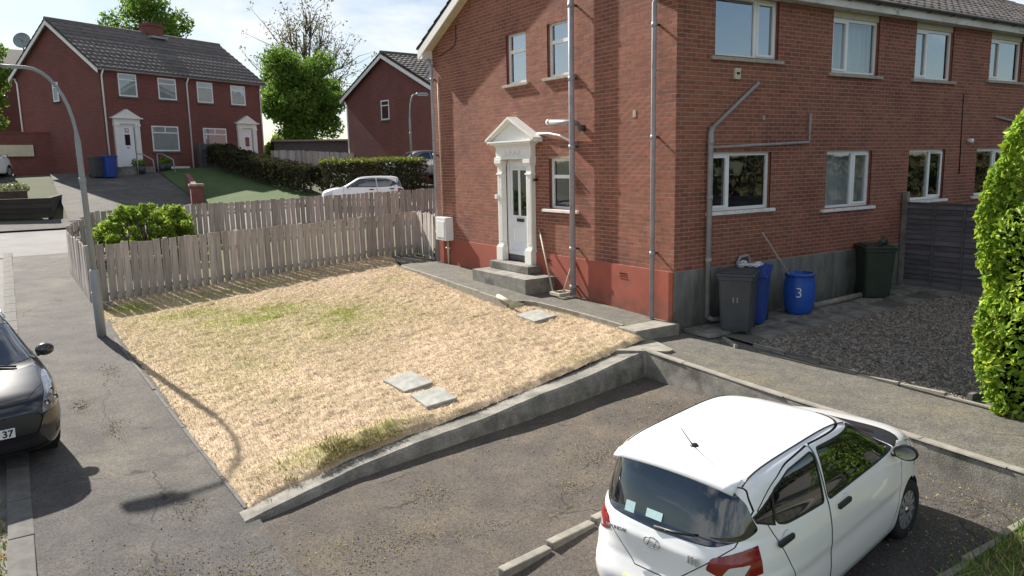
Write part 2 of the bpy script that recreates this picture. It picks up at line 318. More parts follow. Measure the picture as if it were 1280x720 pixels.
# ---- lawn
LC = [0.0966, 0.0385, -0.0008, -0.148]
LP = np.array([(-.95, .3, -.19), (-1.1, 8, .06), (-7.72, -1.42, -.93), (-8.05, 10.2, -.36)])
LC = np.linalg.solve(np.c_[LP[:, :2], LP[:, 0] * LP[:, 1], np.ones(4)], LP[:, 2])
def LZ(X, Y): X = np.asarray(X, float); Y = np.asarray(Y, float); return LC[0] * X + LC[1] * Y + LC[2] * X * Y + LC[3]
def wall_y(x): return np.interp(x, [-7.8, -7.31, -6.45, -5.42, -4.42, -2.91, -1.36, -.9], [-1.43, -1.33, -1.06, -.93, -.84, -.63, -.36, -.28])   # lawn side edge of the retaining wall
def left_x(y): return np.interp(y, [-1.5, .53, 2.87, 7.04, 10.4], [-7.66, -7.76, -7.87, -8.06, -8.2])
def right_x(y): return np.interp(y, [-.4, .25, 1.51, 2.9, 2.96, 7.04, 8.4, 10.5], [-.95, -.87, -.89, -1.04, -1.50, -1.25, -1.22, -.6])
nu, nv = 300, 420
U, Vv = np.meshgrid(np.linspace(0, 1, nu), np.linspace(0, 1, nv))
Yt = -1.43 + Vv * (10.42 + 1.43)
for _ in range(3):
    X0 = left_x(Yt); X1 = right_x(Yt); XX = X0 + U * (X1 - X0)
    yb = wall_y(XX); Yt = yb + Vv * (10.42 - yb)
lump = np.abs(fbm(XX, Yt, 2.3, 21, 4)) * .04 + fbm(XX, Yt, 9., 22, 3) * .030
edge = np.minimum.reduce([(XX - left_x(Yt)) / .12, (right_x(Yt) - XX) / .12, (Yt - wall_y(XX)) / .1, np.ones_like(XX)]).clip(0, 1)
tuft = np.exp(-(((XX + 6.55) / .75) ** 2 + ((Yt + .72) / .28) ** 2)) * .05 + np.exp(-(((XX + 5.7) / .5) ** 2 + ((Yt + .62) / .2) ** 2)) * .08
ZZ = LZ(XX, Yt) + .01 + lump * (.35 + .65 * edge) - .05 * (1 - edge) + tuft
a = (np.arange(nv - 1)[:, None] * nu + np.arange(nu - 1)[None]).ravel()
m_lawn = mat('dead_lawn', (.48, .375, .25), (.36, .275, .175), sc=7, rough=1, bump=.012, bsc=45, c3=(.55, .42, .295), sc3=.8, p3=(.45, .65), tint=True)
gp = np.zeros_like(XX)
for gx, gy, sx, sy, am in ((-5.4, 6.4, .9, .55, 1.), (-4.2, 5.2, .5, .7, .75), (-6.6, 7.6, .8, .7, .7), (-4.6, 3.9, .5, .5, .3), (-2.0, 7.2, .4, .3, .3), (-6.6, -.78, .5, .2, .75), (-5.8, -.74, .4, .13, .55), (-2.3, -.3, .5, .1, .3), (-7.5, 9.2, .4, .6, .8), (-5.6, 5.6, 2.2, 2.2, .22), (-6.6, 3.0, .9, 2.0, .14), (-3.2, 4.5, 1.0, 1.2, .12), (-5, 9.3, 2, .4, .45)):
    gp += am * np.exp(-(((XX - gx) / sx) ** 2 + ((Yt - gy) / sy) ** 2))
gp = (gp * (.75 + .9 * fbm(XX, Yt, 3., 31))).clip(0, 1)
def tintcol(g, base=(1, 1, 1), green=(.74, .92, .40)): return np.array(base)[None] * (1 - g[:, None]) + np.array(green)[None] * g[:, None]
tag(fast('lawn', np.c_[XX.ravel(), Yt.ravel(), ZZ.ravel()], np.c_[a, a + 1, a + nu + 1, a + nu], m_lawn, None, True, tintcol(gp.ravel())), 'dried out straw coloured lawn with faint green patches', 'lawn', kind='structure')
# blades of dry grass, one mass
def blades(name, x, y, z, h, m, tintv, lean=1.3, wid=.0042, label='', catg='grass'):
    n = len(x); an = rng.random(n) * 2 * np.pi; l = h * lean * rng.random(n); w = wid * (.6 + .8 * rng.random(n)); bn = an + np.pi / 2 + rng.normal(0, .5, n)
    p = np.c_[x, y, z]; dx = np.c_[np.cos(bn), np.sin(bn), np.zeros(n)] * w[:, None]; tip = p + np.c_[np.cos(an) * l, np.sin(an) * l, h * (.35 + .65 * rng.random(n))]
    V = np.empty((n, 3, 3)); V[:, 0] = p - dx; V[:, 1] = p + dx; V[:, 2] = tip
    o = fast(name, V.reshape(-1, 3), np.arange(3 * n).reshape(-1, 3), m, None, False, np.repeat(tintv, 3, 0))
    return tag(o, label, catg, kind='stuff')
m_straw = mat('straw', (.63, .53, .39), (.53, .43, .30), sc=3, rough=1, tint=True, island=.28, transl=.2)
n = 230000
ii = rng.integers(0, nv - 1, n); jj = rng.integers(0, nu - 1, n)
bx = XX[ii, jj] + rng.normal(0, .015, n); by = Yt[ii, jj] + rng.normal(0, .015, n); bz = ZZ[ii, jj] - .004
g0 = gp[ii, jj]; isg = (rng.random(n) < g0 * .9)
tv = np.where(isg[:, None], np.array([[.58, .80, .27]]), 1.) * (.8 + .35 * rng.random((n, 1)))
blades('dry_grass', bx, by, bz, .022 + .030 * rng.random(n) + .03 * isg, m_straw, tv, label='short dry straw coloured grass blades over the lawn')
# taller unkempt grass by the retaining wall
n = 3400; gx = np.r_[rng.normal(-6.65, .34, n // 2), rng.normal(-5.95, .34, n // 2)]; gy = wall_y(gx) + np.abs(rng.normal(.12, .22, n)) * (.4 + .9 * np.abs(np.sin(gx * 5.1)))
gzv = LZ(gx, gy) + .03 + np.exp(-(((gx + 6.55) / .75) ** 2 + ((gy + .72) / .28) ** 2)) * .05
kp = fbm(gx, gy, 2.2, 77, 3) > -.05; gx, gy, gzv = gx[kp], gy[kp], gzv[kp]; n = len(gx)
tv = np.where((rng.random(n) < .5)[:, None], np.array([[.26, .33, .13]]), np.array([[.80, .78, .55]])) * (.6 + .5 * rng.random((n, 1)))
blades('rough_grass', gx, gy, gzv, .03 + .05 * rng.random(n), m_straw, tv, wid=.006, label='taller dark green grass tuft against the lawn retaining wall')
# grass along verge at the bay and green moss patches on the drive
n = 16000; gx = rng.uniform(-7.4, -1.25, n); gy = -6.42 - np.abs(rng.normal(0, .9, n)); tv = np.where((rng.random(n) < .75)[:, None], np.array([[.28, .55, .13]]), np.array([[.85, .8, .6]])) * (.6 + .6 * rng.random((n, 1)))
blades('verge_grass', gx, gy, DZ(gx, gy) + .04 + .05 * fbm(gx, gy, 1.2, 8), .07 + .12 * rng.random(n), m_straw, tv, wid=.008, label='rough grass growing along the parking bay edging')
n = 5200; gx = rng.uniform(-10.9, -9.84, n); gy = rng.uniform(-6, .3, n); tv = np.where((rng.random(n) < .5)[:, None], np.array([[.35, .6, .15]]), np.array([[.9, .8, .5]])) * (.6 + .6 * rng.random((n, 1)))
blades('gutter_weeds', gx, gy, T(gx, gy) - .05, .05 + .08 * rng.random(n), m_straw, tv, wid=.008, label='weeds and dry grass left of the kerb stones')
# moss / grit on the drive: tiny tufts in clusters
cl = [(-5.6, -3.3, .35, .2), (-5.0, -3.45, .4, .14), (-6.35, -3.0, .3, .22), (-4.55, -3.05, .25, .2), (-6.9, -2.8, .35, .3), (-5.9, -2.2, .2, .3), (-3.7, -2.6, .5, .3), (-2.2, -2.0, .5, .35), (-8.2, -1.0, .15, .3), (-8.6, 1.9, .12, .35), (-8.35, 4.6, .12, .4), (-8.9, 3.1, .1, .3), (-7.0, -3.9, .5, .2), (-8.0, -2.6, .3, .3), (-8.8, -2.1, .5, .2), (-1.9, -4.2, .5, .4), (-2.3, -6.1, .5, .25), (-1.6, -5.9, .25, .5)]
px, py, pt = [], [], []
for cx, cy, sx, sy in cl:
    k = int(900 * sx * sy / .06 / 4); px.append(rng.normal(cx, sx * .85, k)); py.append(rng.normal(cy, sy * .85, k))
px = np.concatenate(px); py = np.concatenate(py); onp = px < -7.62
tv = np.where((rng.random(len(px)) < .5)[:, None], np.array([[.60, .62, .24]]), np.array([[.50, .42, .28]])) * (.6 + .6 * rng.random((len(px), 1)))
blades('moss_tufts', px, py, np.where(onp, T(px, py), DZ(px, py)) + .004, .006 + .010 * rng.random(len(px)), m_straw, tv, wid=.009, label='small moss and weed tufts growing in worn tarmac', catg='moss')
# loose grit: low stones
def pebbles(name, x, y, z, s, m, label, catg='gravel', tintv=None):
    n = len(x); base = np.array([(1, 0, 0), (0, 1, 0), (-1, 0, 0), (0, -1, 0), (0, 0, .7), (0, 0, -.5)], float); F = np.array([(0, 1, 4), (1, 2, 4), (2, 3, 4), (3, 0, 4), (1, 0, 5), (2, 1, 5), (3, 2, 5), (0, 3, 5)])
    an = rng.random(n) * 6.28; sc = s[:, None] * (.6 + .8 * rng.random((n, 3)))
    V = base[None] * sc[:, None]; c_, s_ = np.cos(an), np.sin(an)
    VX = V[:, :, 0] * c_[:, None] - V[:, :, 1] * s_[:, None]; VY = V[:, :, 0] * s_[:, None] + V[:, :, 1] * c_[:, None]
    VZ = V[:, :, 2] + .35 * VX * rng.normal(0, 1, n)[:, None]
    V = np.stack([VX + x[:, None], VY + y[:, None], VZ + z[:, None]], 2).reshape(-1, 3)
    FF = (F[None] + 6 * np.arange(n)[:, None, None]).reshape(-1, 3)
    return tag(fast(name, V, FF, m, None, False), label, catg, kind='stuff')
m_gravel = mat('gravel_stone', (.27, .232, .195), (.165, .142, .12), sc=8, rough=.95, island=.5)
m_grit = mat('grit', (.27, .235, .19), (.18, .155, .125), sc=8, rough=.95, island=.5)
n = 5200; gx = np.r_[rng.uniform(-9.5, -1.4, n // 2), np.concatenate([rng.normal(c[0], c[2] * .6, n // 36) for c in cl])]; gy = np.r_[rng.uniform(-5.9, -.9, n // 2), np.concatenate([rng.normal(c[1], c[3] * .6, n // 36) for c in cl])]
k = (gy < wall_y(gx) - .45) | (gx < -7.8); gx, gy = gx[k], gy[k]
pebbles('grit', gx, gy, np.where(gx < -7.62, T(gx, gy), DZ(gx, gy)) + .005, .004 + .008 * rng.random(len(gx)) ** 3, m_grit, 'loose grit and small stones on the worn tarmac', 'grit')
# ---- raised path, retaining walls
def PZ(y): return np.interp(y, [-8, -5, -2.8, -.8, .2], [-.55, -.47, -.42, -.335, -.31])
def pth(X, Y): return X, Y, PZ(Y) + .012 * fbm(X, Y, 1.2, 12)
tag(grid_sheet('raised_path', np.linspace(-1.2, .47, 30), np.linspace(-26, .05, 200), pth, m_path), 'gritty raised footpath between driveway wall and gravel yard', 'footpath', kind='structure')
def gabp(X, Y):
    xe = right_x(Y) + .02; X2 = xe + (X + 1) * (0.02 - xe); return X2, Y, np.interp(Y, [0, .3, 4, 8.4, 10.5], [-.15, -.13, .01, .10, .13]) + .01 * fbm(X2, Y, 1.2, 13)
tag(grid_sheet('gable_path', np.linspace(-1, 0, 14), np.linspace(.30, 10.45, 90), gabp, m_path), 'worn tarmac path along the gable wall to the door steps', 'footpath', kind='structure')
# wall holding the lawn: top follows lawn, foot in the drive
wr = root('retaining_wall', (-4.3, -1.1, -.6), 0, 'low tapering concrete retaining wall along the dry lawn', 'wall')
mb = MB(); xs_ = np.linspace(-7.75, -1.02, 60); wv = []
for x in xs_:
    yi = float(wall_y(x)) + .03; th = .27 + .10 * (x + 7.7) / 6.7; yo = yi - th; t_ = (x + 7.75) / 6.73
    zt = np.interp(x, [-7.75, -7.3, -1.0], [-.97, -.90, -.30]) + .008 * math.sin(x * 3.1) + random.uniform(-.004, .004)
    zb = float(DZ(x, yo)) - .12
    wv.append([(x, yi, zt + .004), (x, yo + .03, zt), (x, yo, zt - .03), (x, yo - .02, (zt + zb) / 2), (x, yo - .03, zb), (x, yi, zb)])
vsx = [(p[0] + 4.3, p[1] + 1.1, p[2] + .6) for s_ in wv for p in s_]; m6 = 6
fsx = [(i * 6 + j, (i + 1) * 6 + j, (i + 1) * 6 + (j + 1) % 6, i * 6 + (j + 1) % 6) for i in range(len(wv) - 1) for j in range(6)]
fsx += [tuple(range(6))[::-1], tuple(6 * (len(wv) - 1) + j for j in range(6))]
mb.add(vsx, [f[::-1] for f in fsx]); wo = mb.build('wall_body', m_conc, wr)
# triangular platform where the wall meets the path, and step slab
MB().prism([(-1.05 + 4.3, -.95 + 1.1), (-.90 + 4.3, -.92 + 1.1), (-.60 + 4.3, .02 + 1.1), (-1.0 + 4.3, .32 + 1.1), (-1.7 + 4.3, -.36 + 1.1)], -.4, .300).build('corner_platform', m_concL, wr)
sl_ = tag(MB().box(-1.0, .0, -.15, .32, -.62, -.128, bev=.012).build('step_slab', m_concL), 'pale concrete step slab at the corner by the downpipe', 'step')
# wall holding the raised path
pw_ = root('path_wall', (-1.25, -4, -.6), 0, 'low concrete wall along the edge of the raised footpath', 'wall')
mb = MB(); V0 = []
for y in np.linspace(-26, -.55, 80):
    zt = float(PZ(y)) + .02 + random.uniform(-.006, .006); V0.append([(0.1, y + 4, zt + .6), (-.02, y + 4, zt + .6), (-.04, y + 4, zt + .57), (-.07, y + 4, -.45), (.1, y + 4, -.45)])
vsx = [p for s_ in V0 for p in s_]; mb.add(vsx, [(i * 5 + j, i * 5 + (j + 1) % 5, (i + 1) * 5 + (j + 1) % 5, (i + 1) * 5 + j) for i in range(len(V0) - 1) for j in range(5)] + [(4, 3, 2, 1, 0), tuple(5 * (len(V0) - 1) + j for j in range(5))])
mb.build('wall_body', m_conc, pw_)
# coping lip
mb = MB()
for i in range(26):
    y0 = -.6 - i * .9; y1 = y0 - .898; za, zb = float(PZ(y0)) + .622, float(PZ(y1)) + .622; xa, xb = -.05 + random.uniform(-.012, .008), -.05 + random.uniform(-.012, .008); h_ = .016 + random.uniform(-.003, .004)
    MB().add([(xa, y1 + 4, zb), (.06, y1 + 4, zb), (.06, y0 + 4, za), (xb, y0 + 4, za), (xa + .008, y1 + 4, zb + h_), (.055, y1 + 4, zb + h_), (.055, y0 + 4, za + h_), (xb + .008, y0 + 4, za + h_)], [(0, 3, 2, 1), (4, 5, 6, 7), (0, 1, 5, 4), (1, 2, 6, 5), (2, 3, 7, 6), (3, 0, 4, 7)]).build('coping_stone', m_concL, pw_)
# kerb edging between path and gravel; stones
ed = root('gravel_edging', (.47, -3, -.4), 0, 'thin concrete edging between raised footpath and gravel yard', 'edging')
for i in range(8):
    y0 = -.75 - i * .62; z = float(PZ(y0 - .3)); w_ = random.uniform(-.015, .015)
    o = MB().box(-.03, .03, -.30, .30, -.1, .045 + random.uniform(-.012, .01), bev=.006).build('edging_stone', m_concL, ed, (.0 + w_ - (.22 if i == 0 else 0), y0 + 3 - .3, z + .4)); o.rotation_euler = (random.uniform(-.03, .03), 0, random.uniform(-.03, .03) - (.5 if i == 0 else 0))
# gravel yard
def gv(X, Y): return X, Y, np.interp(Y, [-8, -4.5, -1, 0], [-.50, -.44, -.30, -.25]) + .03 * np.clip(X - 1, 0, 6) * .5 + .012 * fbm(X, Y, 1.5, 41)
def GVZ(X, Y): return gv(np.asarray(X, float), np.asarray(Y, float))[2]
m_gravelbed = mat('gravel_bed', (.14, .125, .11), (.085, .078, .07), sc=30, rough=.95, bump=.012, bsc=90)
tag(grid_sheet('gravel_yard', np.linspace(.42, 9, 60), np.linspace(-12, .1, 80), gv, m_gravelbed), 'shaded gravel yard behind the house', 'gravel yard', kind='structure')
n = 24000; gx = rng.uniform(.5, 7.0, n); gy = rng.uniform(-4.75, -1.3, n) ; dd = np.hypot(gx + 9.4, gy + 9.5)
pebbles('gravel', gx, gy, GVZ(gx, gy) + .006, (.012 + .014 * rng.random(n)), m_gravel, 'loose grey brown gravel stones covering the yard')
# paving slabs along the rear wall
for i in range(11):
    for j in range(2):
        if (i, j) in ((0, 1), (7, 1), (9, 1)): continue
        x = .15 + i * .61; y = -.12 - j * .61; s_ = .60
        if j == 1: x += .12
        o = MB().box(0, .60, -.60, 0, -.05, .02, bev=.006).build('paving_slab', m_conc)
        o.location = (x, y, float(GVZ(x + .3, y - .3)) + .004 + random.uniform(0, .012)); o.rotation_euler = (random.uniform(-.012, .012), random.uniform(-.012, .012), random.uniform(-.03, .03))
        tag(o, 'grey concrete paving slab along the rear wall of the house', 'paving slab', 'paving slabs behind the house')
# sunken trough with concrete surround by the hedge
tr = root('sunken_drain', (.9, -4.9, -.45), 0, 'dark timber edged sunken bed beside the tall hedge', 'drain')
MB().box(-.38, 1.6, .14, .20, -.1, .10).build('side_board', m_darkwood, tr); MB().box(-.38, 1.6, -.5, .13, -.12, -.02).build('bed', m_dark, tr); MB().box(-.42, -.10, -.62, -.22, -.2, .05, bev=.01).build('concrete_block', m_concL, tr); MB().box(-.42, -.12, -1.6, -.64, -.2, .045, bev=.01).build('concrete_block', m_concL, tr)
# drive kerbs beside the car
dk = root('drive_kerb', (-5.4, -3.9, -1.0), R(9), 'short worn concrete kerb left of the white hatchback', 'kerb')
for i in range(3):
    x0 = -.70 + i * .62; o = MB().box(0, .60, -.05, .05, -.2, .05, bev=.014).build('kerb_stone', m_concL, dk, (x0, random.uniform(-.008, .008), 0)); wx = -5.4 + (x0 + .3) * .988; wy = -3.9 + (x0 + .3) * .156; o.location.z = float(DZ(wx, wy)) + 1.0 + .018
be = root('bay_edging', (-2.4, -6.4, -.8), 0, 'mossy concrete edging between parking bay and rough grass', 'edging')
for i in range(7):
    x0 = -2.9 + i * .62; o = MB().box(0, .605, -.035, .035, -.2, .06, bev=.01).build('edging_stone', m_concL, be, (x0, random.uniform(-.008, .008) + .03 * i * 0, 0)); o.location.z = float(DZ(-2.4 + x0 + .3, -6.4)) + .8 + .01
# lawn edging strip by the pavement and stepping slabs
le = root('lawn_edging', (-7.9, 3, -.7), 0, 'crumbling narrow concrete edging along the lawn and pavement', 'edging')
for i in range(9):
    y0 = -1.35 + i * .92; y1 = y0 + .9; x0, x1 = float(left_x(y0)), float(left_x(y1)); z0, z1 = Ts(x0, y0), Ts(x1, y1)
    mb = MB(); w_ = .022; h_ = .012 + random.uniform(0, .02)
    vs_ = [(x0 - w_, y0, z0 - .2), (x0 + w_, y0, z0 - .2), (x1 + w_, y1, z1 - .2), (x1 - w_, y1, z1 - .2), (x0 - w_, y0, z0 + h_), (x0 + w_, y0, z0 + h_), (x1 + w_, y1, z1 + h_), (x1 - w_, y1, z1 + h_)]
    mb.add([(p[0] + 7.9, p[1] - 3, p[2] + .7) for p in vs_], [(0, 3, 2, 1), (4, 5, 6, 7), (0, 1, 5, 4), (1, 2, 6, 5), (2, 3, 7, 6), (3, 0, 4, 7)]).build('edging_stone', m_kerb, le)
for nm, x, y, rz, w_, d_, lb in (('a', -1.5, 2.02, .0, .50, .62, 'pale stepping slab set in dry lawn close to the gable path'), ('b', -4.79, .63, .06, .48, .66, 'pale stepping slab in dry lawn, farther from retaining wall of the pair'), ('c', -4.78, -.17, -.05, .46, .58, 'pale stepping slab in dry lawn, closer to retaining wall of the pair')):
    o = MB().box(-w_ / 2, w_ / 2, -d_ / 2, d_ / 2, -.06, .03, bev=.012).build('stepping_slab', m_slab); o.location = (x, y, float(LZ(x, y)) + .028); o.rotation_euler = (math.atan(.04), -math.atan(.098), rz); tag(o, lb, 'paving slab')

pe = root('path_edging', (-1.1, 4, 0), 0, 'pale narrow concrete edging between gable path and dry lawn', 'edging')
yy_ = [.32, .9, 1.5, 2.1, 2.7, 2.92] + [3.0 + .62 * i for i in range(10)]
for i in range(len(yy_) - 1):
    y0, y1 = yy_[i], yy_[i + 1] - .006
    if yy_[i] == 2.92: continue
    x0, x1 = float(right_x(y0)), float(right_x(y1)); zt = lambda y, x: max(float(np.interp(y, [0, .3, 4, 8.4, 10.5], [-.15, -.13, .01, .10, .13])), float(LZ(x, y)) - .02) + .014 + random.uniform(-.008, .004); z0, z1 = zt(y0, x0), zt(y1, x1); w_ = .028
    vs_ = [(x0 - w_, y0, z0 - .3), (x0 + w_, y0, z0 - .3), (x1 + w_, y1, z1 - .3), (x1 - w_, y1, z1 - .3), (x0 - w_, y0, z0), (x0 + w_, y0, z0), (x1 + w_, y1, z1), (x1 - w_, y1, z1)]
    MB().add([(p[0] + 1.1, p[1] - 4, p[2]) for p in vs_], [(0, 3, 2, 1), (4, 5, 6, 7), (0, 1, 5, 4), (1, 2, 6, 5), (2, 3, 7, 6), (3, 0, 4, 7)]).build('edging_stone', m_concL, pe)
# ------------------------------------------------------------------ the brick house
HOUSE = root('brick_house', (0, 0, 0), 0, 'large red brick semi-detached house with white pedimented door in its gable', 'house')
GW, GL, ZP = 8.7, 19.0, .75            # gable width (along Y), house length (along X), plinth height
EAVE = 5.60; SL = .48                  # eaves height, roof slope
def ztop_g(u): return EAVE + .02 + SL * (GW / 2 - abs(u - GW / 2))
# local wall frames: u along wall, n outward
def frame(wall):
    return (lambda u, d, z: (-d, u, z)) if wall == 'g' else (lambda u, d, z: (u, -d, z))
op_g = [(4.42, 5.19, 4.36, 5.43), (2.83, 3.65, 4.36, 5.43), (2.85, 3.63, 1.70, 2.74), (4.34, 5.30, .5, 2.80)]
op_r = [(.90, 2.54, 4.40, 5.44), (4.14, 5.67, 4.26, 5.44), (7.01, 8.50, 4.26, 5.44), (10.14, 11.67, 4.36, 5.44), (13.3, 14.8, 4.3, 5.44), (.85, 2.45, 1.74, 2.77), (4.12, 5.63, 1.63, 2.77), (7.0, 8.46, 1.66, 2.77), (9.85, 11.3, 1.66, 2.77), (13.2, 14.7, 1.66, 2.77)]
def wall_mesh(wall, width, z0, ztf, ops, m, name, parent, depth=.0, rev=.10):
    P = frame(wall); us = sorted({0, width, *[o[0] for o in ops], *[o[1] for o in ops], *([width / 2] if ztf else [])}); mb = MB(); flip = wall == 'g'
    zmax = EAVE if ztf is None else None
    zs = sorted({z0, EAVE, *[o[2] for o in ops], *[o[3] for o in ops]})
    for i in range(len(us) - 1):
        for j in range(len(zs) - 1):
            a, b, c, d = us[i], us[i + 1], zs[j], zs[j + 1]
            if any(o[0] <= a + 1e-6 and b <= o[1] + 1e-6 and o[2] <= c + 1e-6 and d <= o[3] + 1e-6 for o in ops): continue
            f = [(0, 1, 2, 3)] if not flip else [(3, 2, 1, 0)]
            mb.add([P(a, depth, c), P(b, depth, c), P(b, depth, d), P(a, depth, d)], f)
    if ztf: mb.add([P(0, depth, EAVE), P(width, depth, EAVE), P(width / 2, depth, ztf(width / 2))], [(0, 1, 2) if not flip else (2, 1, 0)])
    o_ = mb.build(name, m, parent)
    for a, b, c, d in ops:   # reveals
        mr = MB()
        q = [P(a, depth, c), P(b, depth, c), P(b, depth, d), P(a, depth, d), P(a, -rev - .08, c), P(b, -rev - .08, c), P(b, -rev - .08, d), P(a, -rev - .08, d)]
        fs = [(0, 4, 5, 1), (1, 5, 6, 2), (2, 6, 7, 3), (3, 7, 4, 0)]
        mr.add(q, fs if flip else [f[::-1] for f in fs]); mr.build('reveal', m_brick, parent)
    return o_
brick_cache = {}
def brick_v(wall, l):      # brick centred at 0 along u, bottom at 0
    P = frame(wall); b = .005; F, Bk = .0015, -.02; h = .065
    pts = [P(-l / 2, Bk, 0), P(l / 2, Bk, 0), P(l / 2, Bk, h), P(-l / 2, Bk, h), P(-l / 2, F, 0), P(l / 2, F, 0), P(l / 2, F, h), P(-l / 2, F, h)]
    fs = [(4, 5, 6, 7), (0, 1, 5, 4), (1, 2, 6, 5), (2, 3, 7, 6), (3, 0, 4, 7)]
    if wall == 'g': fs = [f[::-1] for f in fs]
    return np.array(pts), fs
def lay_bricks(wall, width, z0, ztf, ops, parent, nsingle, near):
    P = frame(wall); items = []; z = z0; c = 0
    while True:
        if ztf is None and z + .07 > EAVE - .02: break
        if ztf and z > ztf(width / 2) - .1: break
        u = -(.1125 if c % 2 else 0.)
        while u < width:
            a, b = max(u + .005, .0), min(u + .22, width)
            segs = [(a, b)]
            for o in ops:
                if o[2] - .001 < z + .0325 < o[3] + .001:
                    ns = []
                    for s0, s1 in segs:
                        if o[1] <= s0 or o[0] >= s1: ns.append((s0, s1)); continue
                        if o[0] - s0 > .02: ns.append((s0, o[0]))
                        if s1 - o[1] > .02: ns.append((o[1], s1))
                    segs = ns
            for s0, s1 in segs:
                if ztf and z + .06 > ztf((s0 + s1) / 2) + .0: continue
                if s1 - s0 > .015: items.append(((s0 + s1) / 2, z + .005, s1 - s0))
            u += .225
        z += .075; c += 1
    full = [it for it in items if abs(it[2] - .215) < 1e-3]
    full.sort(key=lambda it: (it[0] - near[0]) ** 2 + (it[1] - near[1]) ** 2); single = set(full[:nsingle])
    V0, fs = brick_v(wall, .215); me = bpy.data.meshes.new('brick'); me.from_pydata(V0.tolist(), [], fs); me.materials.append(m_brick); me.update()
    for u, z, l in full[:nsingle]:
        o = obj('brick', me, parent, P(u, random.uniform(-.0004, .0006), z))
    V, F, k = [], [], 0
    for it in items:
        if it in single: continue
        v, f = brick_v(wall, it[2]); v = v + np.array(P(it[0], random.uniform(-.0006, .0008), it[1])); V.append(v); F += [tuple(i + k for i in q) for q in f]; k += 8
    o = fast('brickwork', np.concatenate(V), np.array(F), m_brick, parent); o['kind'] = 'stuff'
gw = wall_mesh('g', GW, .70, ztop_g, op_g, m_mortar, 'gable_wall', HOUSE)
rw = wall_mesh('r', GL, .70, None, op_r, m_mortar, 'rear_wall', HOUSE)
lay_bricks('g', GW, ZP, ztop_g, op_g, gw, 150, (.9, 3.0))
lay_bricks('r', GL, ZP, None, op_r, rw, 150, (.6, 3.2))
MB().box(.3, GL, GW - .05, GW, -.2, EAVE).box(GL - .05, GL, .3, GW, -.2, EAVE).build('hidden_walls', m_brick, HOUSE)
# plinths: painted red on the gable with air bricks, bare grey render behind
pl = MB()
for a, b, z0, z1 in ((0, 1.16, -.3, .745), (1.16, 1.38, -.3, .51), (1.16, 1.38, .60, .745), (1.38, 3.55, -.3, .745), (3.55, 3.76, -.3, .54), (3.55, 3.76, .63, .745), (3.76, 4.36, -.3, .745), (4.36, 5.28, -.3, .46), (5.28, GW, -.3, .745)):
    pl.box(-.028, .02, a, b, z0, z1)
pl.build('gable_plinth', m_redpaint, HOUSE)
for a, b, z0, z1 in ((1.16, 1.38, .51, .60), (3.55, 3.76, .54, .63)):
    v_ = MB().box(-.005, .02, a, b, z0, z1).build('air_brick', m_dark, HOUSE); s_ = MB()
    for q in range(2): s_.box(-.03, 0, a, b, z0 + .022 + q * .03, z0 + .034 + q * .03)
    s_.box(-.036, -.004, a, b, z0 - .008, z0 + .004); s_.build('louvre', m_redpaint, v_)
MB().box(.0, GL, -.022, .02, -.5, .742).build('rear_plinth', m_render, HOUSE)
